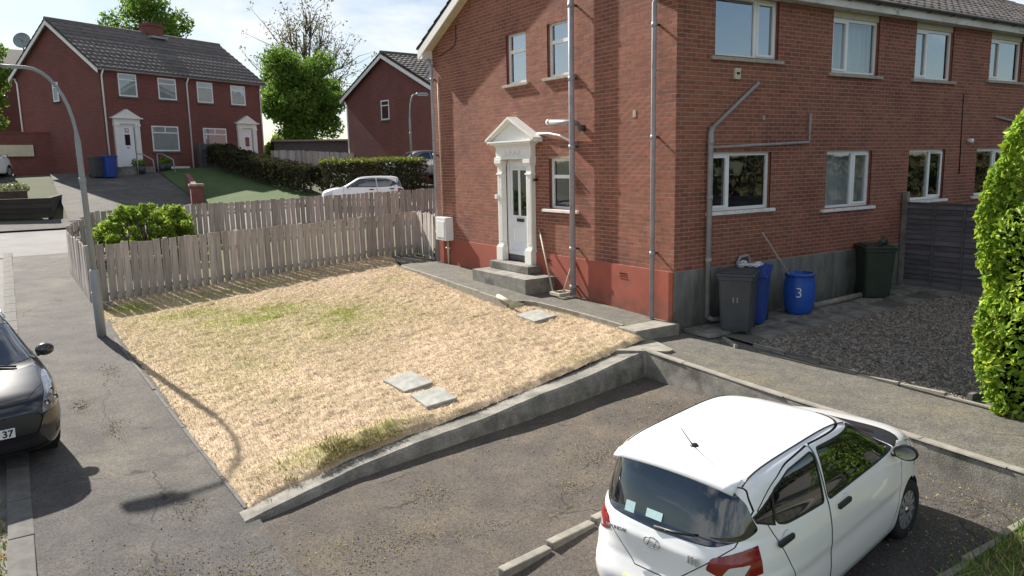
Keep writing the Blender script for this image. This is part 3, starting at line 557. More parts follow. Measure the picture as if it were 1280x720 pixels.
# ---- windows
def window(u0, u1, z0, z1, wall, split, kind, m_back, sill=m_sill, rec=.07, glass=None, ajar=None, sill_w=.12, sash=None):
    """split: list of vertical mullion fractions; kind 'top' = transom at 30 % from the top"""
    P = frame(wall); w = MB(); t = .055
    def bar(a, b, c, d, d0=-rec - .05, d1=-rec):
        p = [P(a, d0, c), P(b, d1, d)]; w.box(p[0][0], p[1][0], p[0][1], p[1][1], p[0][2], p[1][2])
    holder = root('window'); holder.parent = HOUSE
    del_ = [bar(u0, u0 + t, z0, z1), bar(u1 - t, u1, z0, z1), bar(u0 + t, u1 - t, z0, z0 + t), bar(u0 + t, u1 - t, z1 - t, z1)]
    panes = []
    if kind == 'top':
        zt = z1 - (z1 - z0) * .36; bar(u0 + t, u1 - t, zt - .035, zt + .035); panes = [(u0 + t, u1 - t, z0 + t, zt - .035), (u0 + t, u1 - t, zt + .035, z1 - t)]
    else:
        um = u0 + (u1 - u0) * split; bar(um - .035, um + .035, z0 + t, z1 - t); panes = [(u0 + t, um - .035, z0 + t, z1 - t), (um + .035, u1 - t, z0 + t, z1 - t)]
        if sash is not None:
            a, b, c, d = panes[sash]; s_ = .04
            if ajar is None:
                for q in ((a, a + s_, c, d), (b - s_, b, c, d), (a + s_, b - s_, c, c + s_), (a + s_, b - s_, d - s_, d)): bar(*q, d0=-rec - .02, d1=-rec + .018)
                panes[sash] = (a + s_, b - s_, c + s_, d - s_)
    w.build('frame', m_upvc, holder)
    for k, (a, b, c, d) in enumerate(panes):
        if ajar is not None and k == sash:
            g = MB(); s_ = .04; W_ = b - a; Ms = Matrix.Translation(P(b, -rec + .02, 0)) @ Matrix.Rotation(-ajar, 4, 'Z')
            for q in ((-W_, -W_ + s_, c, d), (-s_, 0, c, d), (-W_ + s_, -s_, c, c + s_), (-W_ + s_, -s_, d - s_, d)): g.box(q[0], q[1], -.02, .02, q[2], q[3], Ms)
            so_ = g.build('open_sash', m_upvc, holder); MB().add([Ms @ Vector(p) for p in ((-W_ + s_, 0, c + s_), (-s_, 0, c + s_), (-s_, 0, d - s_), (-W_ + s_, 0, d - s_))], [(0, 1, 2, 3)]).build('pane', glass or m_glass, holder); continue
        q = [P(a, -rec - .025, c), P(b, -rec - .025, c), P(b, -rec - .025, d), P(a, -rec - .025, d)]
        MB().add(q, [(0, 1, 2, 3)] if wall == 'r' else [(3, 2, 1, 0)]).build('pane', glass or m_glass, holder)
    # room box behind
    dep = .16 if m_back in (m_blind, m_curtain) else .9
    q0 = P(u0 + .02, -rec - .06, z0 + .02); q1 = P(u1 - .02, -rec - .06 - dep, z1 - .02); x0, x1 = sorted((q0[0], q1[0])); y0, y1 = sorted((q0[1], q1[1])); b = MB().box(x0, x1, y0, y1, q0[2], q1[2])
    fi = {'g': 5, 'r': 2}[wall]; b.f.pop(fi); b.sm.pop(fi); b.build('curtain' if dep < .5 else 'room', m_back, holder)
    if sill:
        a, c = P(u0 - sill_w, .06, z0 - .065), P(u1 + sill_w, -rec - .02, z0 - .005); MB().box(a[0], c[0], a[1], c[1], a[2], c[2], bev=.006).build('sill', sill, holder)
    return holder
window(4.42, 5.19, 4.36, 5.43, 'g', None, 'top', m_blind, glass=m_glass2)
window(2.83, 3.65, 4.36, 5.43, 'g', None, 'top', m_curtain, glass=m_glass2)
window(2.85, 3.63, 1.70, 2.74, 'g', None, 'top', m_blind2, m_wsill, sill_w=.22)
window(.90, 2.54, 4.40, 5.44, 'r', .66, 'v', m_room, glass=m_glass2, sash=1, sill_w=.12)
for k, (a, b, z0) in enumerate(((4.14, 5.67, 4.26), (7.01, 8.50, 4.26), (10.14, 11.67, 4.36), (13.3, 14.8, 4.3))):
    h = window(a, b, z0, 5.31, 'r', .36, 'v', (m_curtain, m_room, m_room, m_room)[k], glass=(m_glass, m_glass2, m_glass2, m_glass2)[k], sash=0, sill_w=.12)
    MB().box(a, b, .03, .08, 5.312, 5.44).build('head_panel', m_cream, h)
window(.85, 2.45, 1.74, 2.77, 'r', .32, 'v', m_room, m_wsill, sash=0, sill_w=.10)
window(4.12, 5.63, 1.63, 2.77, 'r', .62, 'v', m_curtain, m_wsill, sash=1, sill_w=.14)
window(7.0, 8.46, 1.66, 2.77, 'r', .64, 'v', m_dark, m_wsill, sash=1, ajar=.35, sill_w=.14)
window(9.85, 11.3, 1.66, 2.77, 'r', .64, 'v', m_dark, m_wsill, sash=1, sill_w=.14); window(13.2, 14.7, 1.66, 2.77, 'r', .64, 'v', m_dark, m_wsill, sash=1, sill_w=.14)
# ---- roof
OH = .27; EO = .26
RZ = EAVE + .0; rid = RZ + SL * GW / 2
def roofz(y): return RZ + .14 + SL * (GW / 2 - abs(y - GW / 2))
def tiled(name, x0, x1, y0, y1, zf, m, parent, cw=.30, ch=.34, step=.03, wave=.022, sub=6, stuff=True):
    """interlocking tile courses from eave y0 to ridge y1 as stepped, waved strips"""
    ny = int(abs(y1 - y0) / ch) + 1; nx = int((x1 - x0) / cw * sub) + 1; xs = np.linspace(x0, x1, nx); sgn = 1 if y1 > y0 else -1; V, F, k = [], [], 0
    wv = wave * np.maximum(0, np.sin(xs / cw * 2 * np.pi)) ** .7
    for r_ in range(ny):
        ya = y0 + sgn * r_ * ch; yb = ya + sgn * (ch + .03)
        if sgn * (y1 - yb) < 0: yb = y1
        za, zb = zf(ya) + step, zf(yb); lift = rng.normal(0, .003, nx)
        rows = [np.c_[xs, np.full(nx, ya), np.full(nx, za - step - .012)], np.c_[xs, np.full(nx, ya), za + wv + lift], np.c_[xs, np.full(nx, yb), zb + wv + lift]]
        V += rows; i = np.arange(nx - 1)
        for q in range(2):
            a = k + q * nx + i; fq = np.c_[a, a + 1, a + nx + 1, a + nx]; F.append(fq if sgn > 0 else fq[:, ::-1])
        k += 3 * nx
    o = fast(name, np.concatenate(V), np.concatenate(F), m, parent); o['kind'] = 'stuff'; return o
rf = MB()
for s_ in (0, 1):     # deck with thickness
    y0, y1 = (-EO, GW / 2) if s_ == 0 else (GW + EO, GW / 2); z0 = roofz(y0) - .02; z1 = roofz(y1) - .02
    rf.add([(-OH, y0, z0), (GL + .3, y0, z0), (GL + .3, y1, z1), (-OH, y1, z1), (-OH, y0, z0 - .06), (GL + .3, y0, z0 - .06), (GL + .3, y1, z1 - .06), (-OH, y1, z1 - .06)], [(0, 1, 2, 3), (7, 6, 5, 4), (0, 4, 5, 1), (1, 5, 6, 2), (3, 7, 4, 0)] if s_ == 0 else [(3, 2, 1, 0), (4, 5, 6, 7), (1, 5, 4, 0), (2, 6, 5, 1), (0, 4, 7, 3)])
roof = rf.build('roof', m_tile, HOUSE)
tiled('roof_tiles', -OH - .03, GL + .3, -EO - .05, GW / 2, roofz, m_tile, roof); tiled('roof_tiles', -OH - .03, GL + .3, GW + EO + .05, GW / 2, roofz, m_tile, roof)
MB().tube([(-OH - .03, GW / 2, roofz(GW / 2) + .02), (GL + .3, GW / 2, roofz(GW / 2) + .02)], .12, 10).build('ridge_tile', m_tile, roof)
for s_ in (0, 1):     # barge boards and verge soffit
    y0, y1 = (-EO, GW / 2) if s_ == 0 else (GW + EO, GW / 2); z0 = roofz(y0) - .085; z1 = roofz(y1) - .085; h = .20
    q = [(-OH - .02, y0, z0), (-OH - .02, y1, z1), (-OH - .02, y1, z1 - h), (-OH - .02, y0, z0 - h), (-OH + .01, y0, z0), (-OH + .01, y1, z1), (-OH + .01, y1, z1 - h), (-OH + .01, y0, z0 - h)]
    MB().add(q, [(0, 1, 2, 3), (7, 6, 5, 4), (0, 4, 5, 1), (3, 2, 6, 7), (0, 3, 7, 4)]).build('barge_board', m_whitepaint, roof)
    zs0, zs1 = z0 - h + .07, z1 - h + .07
    MB().add([(-OH + .01, y0, zs0), (.0, y0, zs0), (.0, y1, zs1), (-OH + .01, y1, zs1), (-OH + .01, y0, zs0 + .02), (.0, y0, zs0 + .02), (.0, y1, zs1 + .02), (-OH + .01, y1, zs1 + .02)], [(0, 1, 2, 3), (7, 6, 5, 4), (0, 4, 5, 1), (3, 2, 6, 7)]).build('verge_soffit', m_cream, roof)
    # eaves box closing the foot
    MB().prism([(y0, z0 - h), (y0, z0), (y0 + (.26 if s_ == 0 else -.26), z0 + .10), (y0 + (.26 if s_ == 0 else -.26), z0 - h)], -OH - .015, .05, axis='x').build('eaves_box', m_whitepaint, roof)
MB().box(-OH, GL + .3, -EO + .02, .01, 5.435, 5.445).build('soffit', m_fascia, roof)
MB().box(-OH + .012, GL + .3, -EO - .004, -EO + .02, 5.425, 5.60).build('fascia_board', m_fascia, roof)
g_ = MB(); pr = [(-.055 + .055 * -math.cos(a) * 1.0 + .0, .055 * -math.sin(a)) for a in np.linspace(0, math.pi, 9)]
for i in range(len(pr) - 1):
    (a0, b0), (a1, b1) = pr[i], pr[i + 1]; Y0 = -EO - .01; Z0 = 5.615; g_.add([(-OH, Y0 + a0, Z0 + b0), (GL + .3, Y0 + a0, Z0 + b0), (GL + .3, Y0 + a1, Z0 + b1), (-OH, Y0 + a1, Z0 + b1)], [(0, 1, 2, 3), (3, 2, 1, 0)][:1], True)
g_.build('gutter', m_gutter, roof)
for i in range(14):
    x = .6 + i * .9; MB().box(x - .015, x + .015, -EO - .13, -EO + .0, 5.548, 5.562).build('gutter_bracket', m_gutter, roof)
# ---- downpipes and waste pipes
def pipe(name, pts, rad, m, collars=(), parent=HOUSE, n=12):
    o = MB().tube(pts, rad, n).build(name, m, parent)
    for c in collars:
        MB().tube([(c[0], c[1], c[2] - .04), (c[0], c[1], c[2] + .04)], rad * 1.18, n).build('pipe_collar', m, o); MB().box(min(c[0], c[0] + (.14 if c[3] == 'g' else 0)) - .008, c[0] + (.14 if c[3] == 'g' else .008), c[1] - .012, c[1] + (.14 if c[3] == 'r' else .012), c[2] - .02, c[2] + .02).build('pipe_bracket', m_gutter, o)
    return o
pipe('downpipe', [(-.14, 2.67, .02), (-.14, 2.67, 7.2)], .056, m_pipe, [(-.14, 2.67, z, 'g') for z in (.18, .95, 2.95, 4.25, 5.6)])
pipe('downpipe', [(-.12, .41, -.11), (-.12, .41, 5.25), (-.10, .30, 5.45), (-.1, -.1, 5.52)], .042, m_pipe, [(-.12, .41, z, 'g') for z in (1.05, 3.05, 4.9)])
pipe('downpipe', [(-.10, 8.58, .12), (-.10, 8.58, 5.1), (-.10, 8.75, 5.35), (-.1, 8.95, 5.48)], .042, m_pipe, [(-.10, 8.58, z, 'g') for z in (.9, 2.9, 4.8)])
pipe('soil_branch', [(.02, 2.67, 3.40), (-.14, 2.67, 3.42), (-.14, 3.4, 3.46)], .05, m_pipe); pipe('flue', [(-.02, 2.42, 3.3), (-.14, 2.44, 3.3)], .06, m_gutter)
MB().lathe([(.0, 0), (.062, 0), (.062, .06), (.0, .06)], 14, Matrix.Translation((-.14, 3.4, 3.46)) @ Matrix.Rotation(R(-90), 4, 'X')).build('pipe_cap', m_upvc, HOUSE)
pipe('waste_pipe', [(-.03, 4.0, 3.26), (-.05, 3.6, 3.25), (-.05, 3.2, 3.19), (-.05, 2.78, 3.06)], .022, m_upvc)
pipe('downpipe', [(.75, -.085, -.12), (.75, -.085, 3.10), (.79, -.085, 3.2)], .048, m_pipe2, [(.75, -.085, z, 'r') for z in (.9, 2.0, 2.95)])
pipe('waste_pipe', [(.78, -.07, 3.17), (1.96, -.06, 3.98), (2.0, .0, 4.0)], .032, m_pipe2); pipe('waste_pipe', [(.80, -.06, 2.86), (3.46, -.055, 2.94), (3.48, -.055, 3.46), (3.48, .01, 3.48)], .025, m_pipe2)
pipe('waste_pipe', [(.75, -.085, -.10), (.85, -.10, -.17), (1.25, -.18, -.19)], .045, m_pipe2)
pipe('waste_pipe', [(1.55, -.06, -.1), (1.55, -.06, .80), (1.6, -.06, .88), (1.80, -.06, .90), (1.86, -.06, .82), (1.86, -.06, -.1)], .03, m_pipe2)
pipe('waste_pipe', [(10.5, -.03, 3.52), (11.9, -.05, 3.36)], .03, m_pipe2); pipe('cable', [(9.05, -.012, 4.0), (9.10, -.012, 2.2)], .012, m_blk, n=6)
pipe('cable', [(-.012, 8.3, 5.35), (-.012, 7.9, 5.42), (-.012, 7.5, 5.50), (-.012, 7.42, 5.62), (-.012, 7.4, 5.95)], .012, m_iron, n=6)
v_ = MB().box(1.37, 1.51, -.05, .0, 4.03, 4.22, bev=.008).build('wall_vent', m_cream, HOUSE); MB().box(1.40, 1.48, -.054, -.04, 4.11, 4.15).build('vent_slot', m_dark, v_)
v_ = MB().lathe([(0, 0), (.055, 0), (.055, .10), (.045, .12), (0, .12)], 14, Matrix.Translation((9.40, 0, 2.95)) @ Matrix.Rotation(R(90), 4, 'X')).build('outside_lamp', m_upvc, HOUSE); MB().lathe([(0, 0), (.04, 0), (.035, .07), (0, .09)], 12, Matrix.Translation((9.48, -.05, 2.96)) @ Matrix.Rotation(R(90), 4, 'Y')).build('lens', m_blk, v_)
MB().box(2.17, 2.23, -.014, .01, 3.34, 3.42).build('patch', m_sill, HOUSE)
MB().box(-.010, .01, .98, 1.06, 3.42, 3.55).build('patch', m_sill, HOUSE)
# ---- meter box
mbx = MB().box(-.24, -.0, 7.86, 8.40, .72, 1.32, bev=.02).build('meter_box', m_upvc, HOUSE)
MB().box(-.252, -.242, 7.92, 8.34, .80, 1.22, bev=.006).build('meter_door', m_whitepaint, mbx); MB().tube([(-.07, 8.05, .1), (-.07, 8.05, .74)], .022, 8).tube([(-.07, 7.95, .52), (-.07, 8.17, .52)], .016, 8).build('gas_pipe', m_cream, mbx)
pipe('cable', [(-.02, 8.4, 1.3), (-.02, 8.42, 4.9)], .014, m_cream, n=6)
# ---- door and its classical surround (u = Y, d outward)
DS = root('front_door'); DS.parent = HOUSE
dl = MB().box(.06, .11, 4.42, 5.22, .70, 2.66).build('door_leaf', m_door, DS)
MB().box(.02, .11, 4.34, 4.42, .62, 2.74).box(.02, .11, 5.22, 5.30, .62, 2.74).box(.02, .11, 4.42, 5.22, 2.66, 2.74).box(.0, .11, 4.42, 5.22, .62, .70).build('door_frame', m_upvc, DS)
for a, b in ((4.54, 4.79), (4.86, 5.10)):
    MB().box(.045, .062, a, b, 1.50, 2.50).build('glass_panel', m_carglass, dl); e = MB(); e.box(.03, .06, a - .03, a, 1.47, 2.53).box(.03, .06, b, b + .03, 1.47, 2.53).box(.03, .06, a, b, 1.47, 1.5).box(.03, .06, a, b, 2.5, 2.53).build('panel_bead', m_door, dl)
e = MB()
for q in ((4.54, 4.57, .85, 1.30), (5.07, 5.10, .85, 1.30), (4.57, 5.07, .85, .88), (4.57, 5.07, 1.27, 1.30)): e.box(.035, .06, *q)
e.build('panel_bead', m_door, dl); MB().box(.04, .062, 4.68, 4.96, 1.36, 1.43, bev=.004).build('letterbox', m_blk, dl)
MB().box(.02, .06, 4.46, 4.49, 1.60, 1.74, bev=.004).box(-.01, .03, 4.46, 4.58, 1.68, 1.70).build('door_handle', m_chrome, dl)
MB().box(.03, .12, 4.38, 5.26, .46, .62).build('threshold', m_darkwood, DS)
def moulded(name, y0, y1, steps):   # stacked boxes: (d, z0, z1, grow)
    m_ = MB()
    for d, z0, z1, g in steps: m_.box(-d, .0, y0 - g, y1 + g, z0, z1, bev=.006)
    return m_.build(name, m_whitepaint, DS)
for y0, y1 in ((4.14, 4.34), (5.30, 5.50)):
    moulded('pilaster', y0, y1, [(.16, .47, .78, .025), (.14, .78, .81, .012), (.11, .81, 2.40, 0), (.135, 2.40, 2.44, .015), (.11, 2.44, 2.60, 0), (.14, 2.60, 2.65, .02), (.17, 2.65, 2.74, .035)])
    f_ = MB()
    for q in range(3): f_.box(-.118, -.10, y0 + .035 + q * .05, y0 + .065 + q * .05, .9, 2.34)
    f_.build('fluting', m_whitepaint, DS)
moulded('frieze', 4.12, 5.52, [(.13, 2.74, 3.02, 0), (.16, 2.74, 2.79, .02), (.16, 3.02, 3.06, .03)])
moulded('cornice', 4.02, 5.62, [(.22, 3.06, 3.10, .0), (.25, 3.10, 3.135, .08)])
MB().prism([(3.96, 3.13), (5.68, 3.13), (4.82, 3.55)], -.15, .0, axis='x').build('pediment', m_whitepaint, DS)
for s_ in (-1, 1):
    ya, yb = 4.82 + s_ * .96, 4.82; m_ = MB(); za, zb = 3.135, 3.60
    for d, o0, o1 in ((.25, 0, .05), (.20, -.045, 0)):
        q = [(-d, ya, za + o0), (-d, yb, zb + o0), (-d, yb, zb + o1), (-d, ya, za + o1), (0, ya, za + o0), (0, yb, zb + o0), (0, yb, zb + o1), (0, ya, za + o1)]
        fs = [(0, 1, 2, 3), (7, 6, 5, 4), (3, 2, 6, 7), (0, 4, 5, 1), (0, 3, 7, 4)]; m_.add(q, fs if s_ > 0 else [f[::-1] for f in fs])
    m_.build('raking_cornice', m_whitepaint, DS)
sw = MB()          # relief swags on the frieze
for cy in (4.62, 4.82, 5.02):
    pts = [(-.138, cy + .08 * math.cos(a), 2.90 - .05 * math.sin(a)) for a in np.linspace(0, math.pi, 9)]; sw.tube(pts, .014, 6)
for cy in (4.53, 4.72, 4.92, 5.11): sw.lathe([(0, .02), (.02, .012), (.025, 0)], 8, Matrix.Translation((-.13, cy, 2.91)) @ Matrix.Rotation(R(-90), 4, 'Y'))
sw.build('swag_relief', m_whitepaint, DS)
MB().box(-.17, -.10, 5.46, 5.54, 1.86, 1.96, bev=.006).build('doorbell', m_upvc, DS); MB().tube([(-.02, 4.05, 2.30), (-.12, 4.04, 2.30)], .03, 10).build('hook', m_iron, DS)
st = root('door_steps', (-.4, 4.6, .05), 0, 'two concrete steps up to the white pedimented door', 'steps')
MB().box(-.40, .37, -1.2, .97, -.25, .25, bev=.012).build('lower_step', m_conc, st); MB().box(.03, .371, -.66, .9, .255, .42, bev=.012).build('upper_step', m_conc, st)
# tools leaning by the steps
def lean(name, p0, p1, rad, m, label, cat, head=None):
    r_ = root(name, p0, 0, label, cat); a = Vector(p0); MB().tube([(0, 0, 0), tuple(Vector(p1) - a)], rad, 8).build('handle', m, r_); return r_
b_ = lean('wooden_prop', (-.36, 3.06, .035), (-.03, 3.98, 1.24), .018, m_rail, 'long weathered wooden pole leaning on wall beside kitchen window', 'pole')
MB().box(-.1, .30, -.06, -.02, -.03, .03).box(-.1, .30, -.36, -.32, -.03, .03).box(-.1, -.06, -.32, -.06, -.03, .03).box(.26, .3, -.32, -.06, -.03, .03).build('foot_frame', m_rail, b_)
lean('timber_offcut', (-.26, 2.86, .03), (-.03, 2.78, .72), .016, m_rail, 'short timber stick leaning behind the grey soil pipe', 'stick')
# short log edging in the lawn
lg = tag(MB().tube([(-1.5, 3.35, .05), (-1.56, 2.75, .0)], .045, 8).build('log_edging', m_rail), 'short rotten timber edging at the bend of the gable path', 'timber')

# ------------------------------------------------------------------ fences
def picket_fence(name, p0, p1, h0, h1, label, base, pitch=.172, wid=.150, rails=(.22, .80), front=1, cat='fence', posts=1.8, gap_strip=True, gapvar=.006, mat_=None):
    """pickets on the camera side when front=1 (left of direction p0->p1 = -1)"""
    a, b = Vector((p0[0], p0[1])), Vector((p1[0], p1[1])); L = (b - a).length; d = (b - a) / L; nrm = Vector((d.y, -d.x)) * front
    r_ = root(name, (a.x, a.y, base(a.x, a.y)), 0, label, cat); z00 = base(a.x, a.y); m_p = mat_ or m_picket
    def pt(s, o, z): q = a + d * s + nrm * o; return (q.x - a.x, q.y - a.y, z + base(q.x, q.y) - z00)
    n_ = int(L / pitch); pitch = L / n_; cache = []
    ang = math.atan2(d.y, d.x)
    for i in range(n_):
        s = (i + .5) * pitch; h = h0 + (h1 - h0) * s / L
        if len(cache) < 5:
            c_ = MB(); w_ = wid * random.uniform(.94, 1.05); c_.box(-w_ / 2, w_ / 2, -.01, .01, .0, 1.0); cache.append(c_.build('picket', m_p, r_)); o = cache[-1]
        else: o = random.choice(cache).copy(); COL.objects.link(o)
        o.parent = r_; q = pt(s + random.uniform(-1, 1) * gapvar, .012, .06 + random.uniform(0, .02)); o.location = q; o.scale = (1, 1, h - .06 + random.uniform(-.022, .022)); o.rotation_euler = (random.uniform(-.02, .02), random.uniform(-.016, .016), ang + random.uniform(-.02, .02))
    ns = max(1, round(L / posts))
    for i in range(ns):
        s0, s1 = L * i / ns, L * (i + 1) / ns
        for fr in rails:
            q0, q1 = pt(s0, -.022, fr * h0), pt(s1, -.022, fr * h1); m_ = MB(); up = Vector((0, 0, .04)); on = Vector((nrm.x, nrm.y, 0)) * .018; Q = [Vector(q0), Vector(q1)]
            vs_ = [Q[0] - up - on, Q[1] - up - on, Q[1] + up - on, Q[0] + up - on, Q[0] - up + on, Q[1] - up + on, Q[1] + up + on, Q[0] + up + on]
            m_.add(vs_, [(3, 2, 1, 0), (4, 5, 6, 7), (0, 1, 5, 4), (1, 2, 6, 5), (2, 3, 7, 6), (3, 0, 4, 7)]).build('rail', m_p, r_)
        if gap_strip:  # pale strip whose colour stands in for sunlight showing under the pickets
            q0, q1 = pt(s0, .0, .04), pt(s1, .0, .04); Q = [Vector(q0), Vector(q1)]; up = Vector((0, 0, .035)); on = Vector((nrm.x, nrm.y, 0)) * .012
            vs_ = [Q[0] - up - on, Q[1] - up - on, Q[1] + up - on, Q[0] + up - on, Q[0] - up + on, Q[1] - up + on, Q[1] + up + on, Q[0] + up + on]
            MB().add(vs_, [(3, 2, 1, 0), (4, 5, 6, 7), (0, 1, 5, 4), (1, 2, 6, 5), (2, 3, 7, 6), (3, 0, 4, 7)]).build('sunlit_gap_strip', m_rail, r_)
    for i in range(ns + 1):
        s = L * i / ns; h = h0 + (h1 - h0) * s / L; q = pt(s, -.08, 0); o = MB().box(-.045, .045, -.045, .045, -.3, h + .02).build('post', m_p, r_, q); o.rotation_euler.z = ang
    return r_
def LF(x, y): return float(np.interp(x, [-8.2, .3], [-.50, .12]))
picket_fence('picket_fence', (-8.1, 10.45), (.20, 10.45), 1.47, 1.22, 'long grey weathered picket fence at the back of the dry lawn', LF)
picket_fence('picket_fence', (.20, 10.35), (-.02, 8.95), 1.22, 1.22, 'short grey picket return from long lawn fence to house corner', lambda x, y: .12, front=1, pitch=.16, wid=.145, posts=1.4)
picket_fence('picket_fence', (-8.27, 14.7), (-8.13, 10.5), 1.33, 1.47, 'grey picket fence side facing the street pavement behind lamp post', lambda x, y: Ts(-8.2, y) - .17, posts=2.1)
picket_fence('picket_fence', (-7.53, 17.45), (-8.25, 14.75), 1.33, 1.33, 'angled corner length of grey picket fence beside the leafy bush', lambda x, y: Ts(-8.0, y) - .05, posts=1.4)
picket_fence('picket_fence', (-7.5, 17.5), (5.9, 17.5), 1.34, 1.08, 'far grey picket fence running along the cross street', lambda x, y: Ts(x, y), front=1)
tag(grid_sheet('front_garden', np.linspace(-8.15, 12, 40), np.linspace(10.45, 17.6, 20), lambda X, Y: np.interp(X, [-8.2, .3, 12], [-.5, .1, .3]) + (Y - 10.45) * .07, m_green), 'rough grass of front garden between the two picket fences', 'garden', kind='structure')
# lap panel fence behind the house
lf = root('panel_fence', (6.82, -.05, -.16), 0, 'dark stained overlap panel fence joining the rear wall', 'fence')
MB().box(-.05, .05, -.10, .0, -.2, 2.03).build('post', m_conc, lf)
for b_ in range(3):
    y1 = -.10 - b_ * 1.9; y0 = y1 - 1.85
    MB().box(-.05, .05, y0 - .05, y0, -.2, 1.85).build('post', m_darkwood, lf)
    for k in range(16):
        z = .06 + k * .108; sl_ = MB(); tl = .012
        sl_.add([(-.012, y0, z), (-.012, y1, z), (.004, y1, z + .125), (.004, y0, z + .125), (-.028, y0, z), (-.028, y1, z), (-.006, y1, z + .125), (-.006, y0, z + .125)], [(4, 5, 6, 7)[::-1], (0, 1, 2, 3), (0, 4, 5, 1)[::-1], (2, 3, 7, 6)])
        sl_.build('slat', m_darkwood, lf)
    MB().box(-.04, .03, y0, y1, 1.785, 1.815).build('capping', m_darkwood, lf)
    for q in (.33, .66): yy = y1 - 1.85 * q; MB().box(-.05, -.03, yy - .022, yy + .022, .05, 1.785).build('batten', m_darkwood, lf)

# ------------------------------------------------------------------ wheelie bins, drum
m_paper2 = mat('worn_marking', (.30, .31, .32), rough=.7)
def wheelie(name, loc, rz, m_b, label, lid_open=0., num=None, deco=None, hh=1.06, m_lid=None):
    r_ = root(name, loc, rz, label, 'wheelie bin'); m_lid = m_lid or m_b; hw, hd = .24, .26; tw, td = .285, .35   # front faces -y
    v = []
    for z, w_, d_ in ((.03, hw, hd), (.10, hw + .008, hd + .012), (hh - .14, tw, td), (hh - .13, tw + .02, td + .02), (hh - .07, tw + .022, td + .022)):
        c = .035; v += [(-w_ + c, -d_, z), (w_ - c, -d_, z), (w_, -d_ + c, z), (w_, d_ - c, z), (w_ - c, d_, z), (-w_ + c, d_, z), (-w_, d_ - c, z), (-w_, -d_ + c, z)]
    f = [(i * 8 + j, i * 8 + (j + 1) % 8, (i + 1) * 8 + (j + 1) % 8, (i + 1) * 8 + j) for i in range(4) for j in range(8)] + [tuple(range(8))[::-1]] + ([tuple(32 + j for j in range(8))] if not lid_open else [])
    MB().add(v, f).build('body', m_b, r_)
    Ml = Matrix.Translation((0, td + .02, hh - .065)) @ Matrix.Rotation(lid_open, 4, 'X')
    lid = MB().box(-tw - .03, tw + .03, -2 * td - .07, .03, 0, .035, Ml, bev=.014).box(-tw + .03, tw - .03, -2 * td + .02, -.04, .03, .06, Ml, bev=.02).build('lid', m_lid, r_)
    MB().tube([tuple(Ml @ Vector((-tw + .06, .07, .02))), tuple(Ml @ Vector((tw - .06, .07, .02)))], .016, 8).build('handle', m_b, r_)
    for s_ in (-1, 1): MB().lathe([(0, -.025), (.09, -.025), (.10, -.015), (.10, .015), (.09, .025), (0, .025)], 16, Matrix.Translation((s_ * .23, hd + .03, .10)) @ Matrix.Rotation(R(90), 4, 'Y')).build('wheel', m_rubber, r_)
    MB().box(-.06, .06, -td + .045, -td + .056, hh - .34, hh - .27).build('sticker', m_platew, r_) if deco else None
    if num:
        t_ = math.atan((td - hd) / (hh - .24)); text(num, .13, m_paper2, r_, Matrix.Translation((.0, -td + .035, hh - .48)) @ Matrix.Rotation(R(90) + t_, 4, 'X'), 'bin_number', .003, .001)
    return r_
m_bingrey = mat('grey_bin_plastic', (.055, .06, .068), (.042, .046, .052), sc=4, rough=.55); m_binblue = mat('blue_bin_plastic', (.018, .06, .30), (.014, .05, .25), sc=4, rough=.5); m_bingreen = mat('green_bin_plastic', (.03, .045, .028), (.022, .034, .022), sc=4, rough=.55)
def gz0(x, y): return float(GVZ(x, y)) + .03
wheelie('wheelie_bin', (.86, -.68, gz0(1, -.6)), R(-58), m_bingrey, 'dark grey wheelie bin with closed lid beside the downpipe', num='11', deco=True, hh=1.04)
wb = wheelie('wheelie_bin', (1.46, -.46, gz0(1.5, -.4)), R(-58), m_binblue, 'blue wheelie bin overflowing with paper behind the grey bin', lid_open=R(8), deco=True, hh=1.03)
m_paper = mat('paper', (.62, .63, .64), (.45, .46, .48), sc=12, rough=.9)
pp = root('waste_paper', (1.36, -.52, gz0(1.5, -.4) + 1.0), R(-58), 'crumpled white paper heaped on the blue wheelie bin', 'paper')
for k in range(7):
    bm = bmesh.new(); bmesh.ops.create_icosphere(bm, subdivisions=2, radius=.07)
    for v in bm.verts: v.co *= random.uniform(.6, 1.25); v.co.z *= .5
    me = bpy.data.meshes.new('paper_ball'); bm.to_mesh(me); bm.free(); me.materials.append(m_paper); obj('paper_ball', me, pp, (random.uniform(-.2, .2), random.uniform(-.28, .2), random.uniform(.03, .07)))
wheelie('wheelie_bin', (5.16, -.48, gz0(5.2, -.48)), R(-40), m_bingreen, 'dark green wheelie bin in the corner by the panel fence', deco=True, hh=1.08)
bg_ = tag(MB().tube([(4.92, -.72, .0), (5.17, -.66, .02), (5.39, -.5, .0)], [.05, .075, .04], 10).build('rolled_bag', m_bingreen), 'dark rolled bag lying on the green wheelie bin lid', 'bag'); bg_.location.z = gz0(5.6, -.48) + 1.125
dr = root('plastic_drum', (2.72, -.52, gz0(2.7, -.5)), 0, 'blue plastic drum painted with a number 3', 'drum')
m_drum = mat('blue_drum_plastic', (.02, .10, .46), (.016, .08, .38), sc=3, rough=.45)
MB().lathe([(0, .0), (.20, .0), (.235, .03), (.25, .12), (.275, .22), (.282, .40), (.275, .58), (.25, .68), (.258, .71), (.258, .75), (.238, .77), (.225, .77), (.225, .5), (0, .5)], 28).build('body', m_drum, dr)
MB().lathe([(.262, .715), (.272, .72), (.272, .745), (.262, .75)], 28).build('rim_band', m_binblue, dr)
jag = MB(); 
